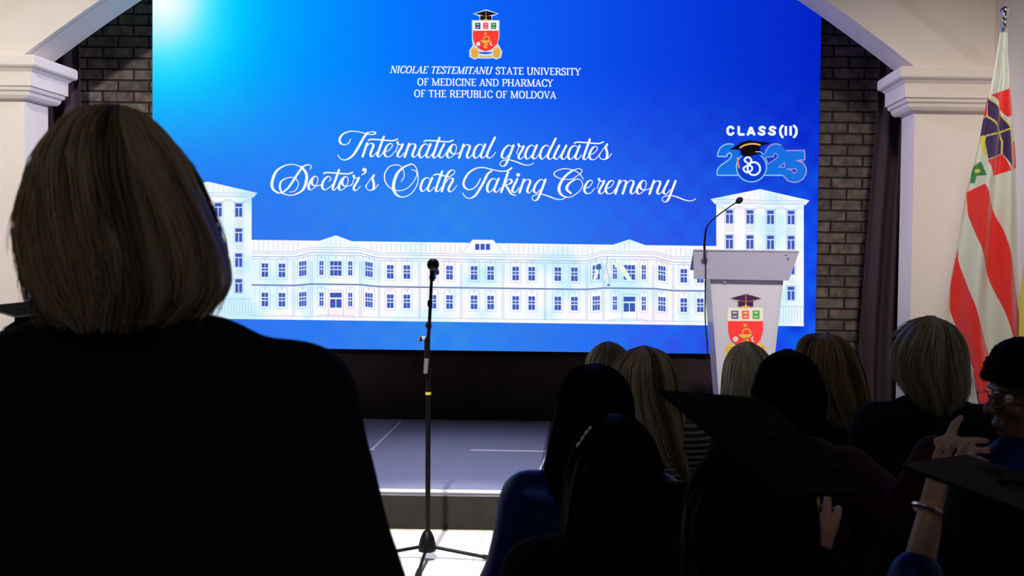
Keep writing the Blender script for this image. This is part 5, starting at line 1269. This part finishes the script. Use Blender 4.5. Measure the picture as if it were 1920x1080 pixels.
pN = person('person under a broad black mortarboard at lower right, braceleted hand raised', 1880, 895, 1.7, [(890, 1845, 1915), (902, 1810, 1950), (935, 1780, 1980), (985, 1766, 1994), (1040, 1766, 1994), (1100, 1772, 1988)], 'hair_black', 'blue_satin', 'gown', h=0.0055,
            arms=(dict(elbow=tuple(eN), wrist=tuple(wN), dir=(0.35, 0.0, 1.0), thumb=(1, 0.1, -0.2), curl=0.15), None), hair_kw=dict(n=500, thick=0.0012), sleeve_cut=(0.36, 1), sleeve_r=0.8)
pL = person('person in a dark mortarboard with puffy brown hair at the far left edge', 105, 590, 2.6, [(599, 40, 168), (610, 12, 196), (632, -4, 212), (665, -6, 214), (700, 0, 208)], 'hair_dkbrown', 'black_cloth', 'gown', hair_kw=dict(n=900, thick=0.0012, wave=0.008, curl=0.004))

# headwear and small worn things
lc = P(1235, 733, 1.45); e1, e2 = Vector((.165, .174, -.032)), Vector((.145, -.15, -.11))
mortarboard(pM[0], lc+(e1+e2)/2, e1, e2, M['cap_cloth'], 0.082, (-0.18, 0.22, -0.85), 0.08, tassel=0.5)
lc = P(1682, 872, 1.62); e1, e2 = Vector((.165, .172, -.016)), Vector((.165, -.16, -.044))
mortarboard(pN[0], lc+(e1+e2)/2, e1, e2, M['cap_green'], 0.082, (0, 0.2, -0.95), 0.07, tassel=0.5)
mortarboard(pL[0], P(98, 574, 2.6), Vector((.17, .165, .022)), Vector((.17, -.165, -.012)), M['cap_green'], 0.084, (0.03, 0.0, -1), 0.075, piping=M['silver_piping'])
# beads of the headband over pB's hair
bt = bpy.data.objects.new('headband', None); C.objects.link(bt); bt.parent = pB[0]; bt.location = P(1100, 815, 1.93)-pB[0].location
for k in range(11):
    t = k/10; pp = P(1107-25*t, 802+35*t**1.15, 1.935+0.012*t)
    bm = bmesh.new(); bmesh.ops.create_icosphere(bm, subdivisions=2, radius=0.0017 if k % 3 else 0.0028); bmesh.ops.translate(bm, verts=bm.verts, vec=pp); bm_obj('bead', bm, M['bead'], bt, smooth=True, world=True)
cv = [P(1107-25*t, 802+35*t**1.15, 1.938+0.012*t) for t in np.linspace(-0.6, 1.3, 12)]
bm = bmesh.new(); add_tube(bm, cv, 0.0016, 8); bm_obj('band', bm, M['black_cloth'], bt, smooth=True, world=True)
# hair tie strand pin near pA, glasses on pF
T = pF[1]; s = pF[2]
gl = bpy.data.objects.new('glasses', None); C.objects.link(gl); gl.parent = pF[0]; gl.location = Vector(T(0, 0.11, 0))-pF[0].location
for q in (-1, 1):
    bm = bmesh.new(); add_tube(bm, [T(q*0.034+0.025*math.cos(a), 0.108-0.004*abs(math.cos(a)), -0.006+0.019*math.sin(a)) for a in np.linspace(0, 2*math.pi, 20)], 0.0016, 6); bm_obj('rim', bm, M['lens'], gl, smooth=True, world=True)
    bm = bmesh.new(); add_tube(bm, [T(q*0.059, 0.104, 0.0), T(q*0.078, 0.06, 0.0), T(q*0.082, 0.0, -0.004), T(q*0.08, -0.015, -0.02)], 0.0015, 6); bm_obj('temple', bm, M['lens'], gl, smooth=True, world=True)
bm = bmesh.new(); add_tube(bm, [T(-0.010, 0.108, -0.002), T(0, 0.112, 0.002), T(0.010, 0.108, -0.002)], 0.0015, 6); bm_obj('bridge', bm, M['lens'], gl, smooth=True, world=True)
# bracelet on pN's raised wrist
br0 = wN+(Vector(wN)-Vector(eN)).normalized()*0.0; ax = (Vector(wN)-Vector(eN)).normalized(); n1 = ax.cross(Vector((0, 1, 0))).normalized(); n2 = ax.cross(n1)
bm = bmesh.new(); add_tube(bm, [br0+(n1*math.cos(a)+n2*math.sin(a))*0.034+ax*0.006*math.cos(a) for a in np.linspace(0, 2*math.pi, 28)], 0.0038, 8); bm_obj('bracelet', bm, M['chrome'], pN[0], smooth=True, world=True)
# stole ends of the crimson gown
for a, b in (((1764, 842), (1748, 850)), ):
    pa, pb = P(*a, 2.36), P(*b, 2.38); bm = bmesh.new(); add_tube(bm, [pa, pa+(pb-pa)*0.5, pb], [0.028, 0.030, 0.031], 14); bm_obj('cuff', bm, M['gold_cloth'], pD[0], smooth=True, world=True)
for pts in (((1700, 880), (1680, 960), (1640, 1040), (1625, 1100)), ((1702, 880), (1716, 930), (1722, 1000), (1718, 1090))):
    bm = bmesh.new(); add_tube(bm, [P(u, v, 2.33) for u, v in pts], 0.006, 8); bm_obj('cord', bm, M['crimson'], pD[0], smooth=True, world=True)

# ------------------------------------------------------------------ chairs
def chair(label, x, y, zb, rz=0.0, wd=0.42, group=None):
    t = thing('banquet_chair', label, 'chair', (x, y, 0), rz, group)
    bm = bmesh.new(); add_box(bm, (-wd/2, -0.20, 0.33), (wd/2, 0.20, 0.375), 0.012); bm_obj('seat', bm, M['chair_fabric'], t, smooth=True)
    bm = bmesh.new(); add_box(bm, (-wd/2, -0.245, 0.50), (wd/2, -0.21, zb), 0.010); bm_obj('backrest', bm, M['chair_fabric'], t, smooth=True)
    for sx in (-1, 1):
        for sy in (-1, 1):
            bm = bmesh.new(); add_tube(bm, [(sx*(wd/2-0.02), sy*0.18-(0.02 if sy < 0 else 0), 0.0), (sx*(wd/2-0.02), sy*0.18, 0.345)], 0.011, 10)
            bm_obj('leg', bm, M['black_metal'], t, smooth=True)
        bm = bmesh.new(); add_tube(bm, [(sx*(wd/2-0.03), -0.19, 0.345), (sx*(wd/2-0.03), -0.225, 0.56)], 0.010, 10); bm_obj('back_post', bm, M['black_metal'], t, smooth=True)
    return t
cx_ = P(1352, 905, 2.14); chair('empty black high-backed chair between the blue gown and the crimson gown', cx_.x, 2.37, cx_.z, 0, 0.31)
for pr, lb in ((p1, 'black chair under the silver-haired person'), (p3, 'black chair under the person with pale blond hair'), (p2, 'black chair under the person in the striped top'), (p4, 'black chair under the person with streaked hair'), (p5, 'black chair under the person in the navy jacket'), (pA, 'black chair under the person in the blue gown at left'), (pD, 'black chair under the clapping person in crimson'), (pF, 'black chair under the person with glasses'), (pB, 'black chair under the person with the beaded headband'), (pM, 'black chair under the person in the tilted mortarboard'), (pN, 'black chair under the person with the bracelet'), (pL, 'black chair under the mortarboard wearer at far left')):
    l = pr[0].location; chair(lb, l.x, l.y-0.02, 0.80, 0.35 if pr is pF else 0, 0.38)
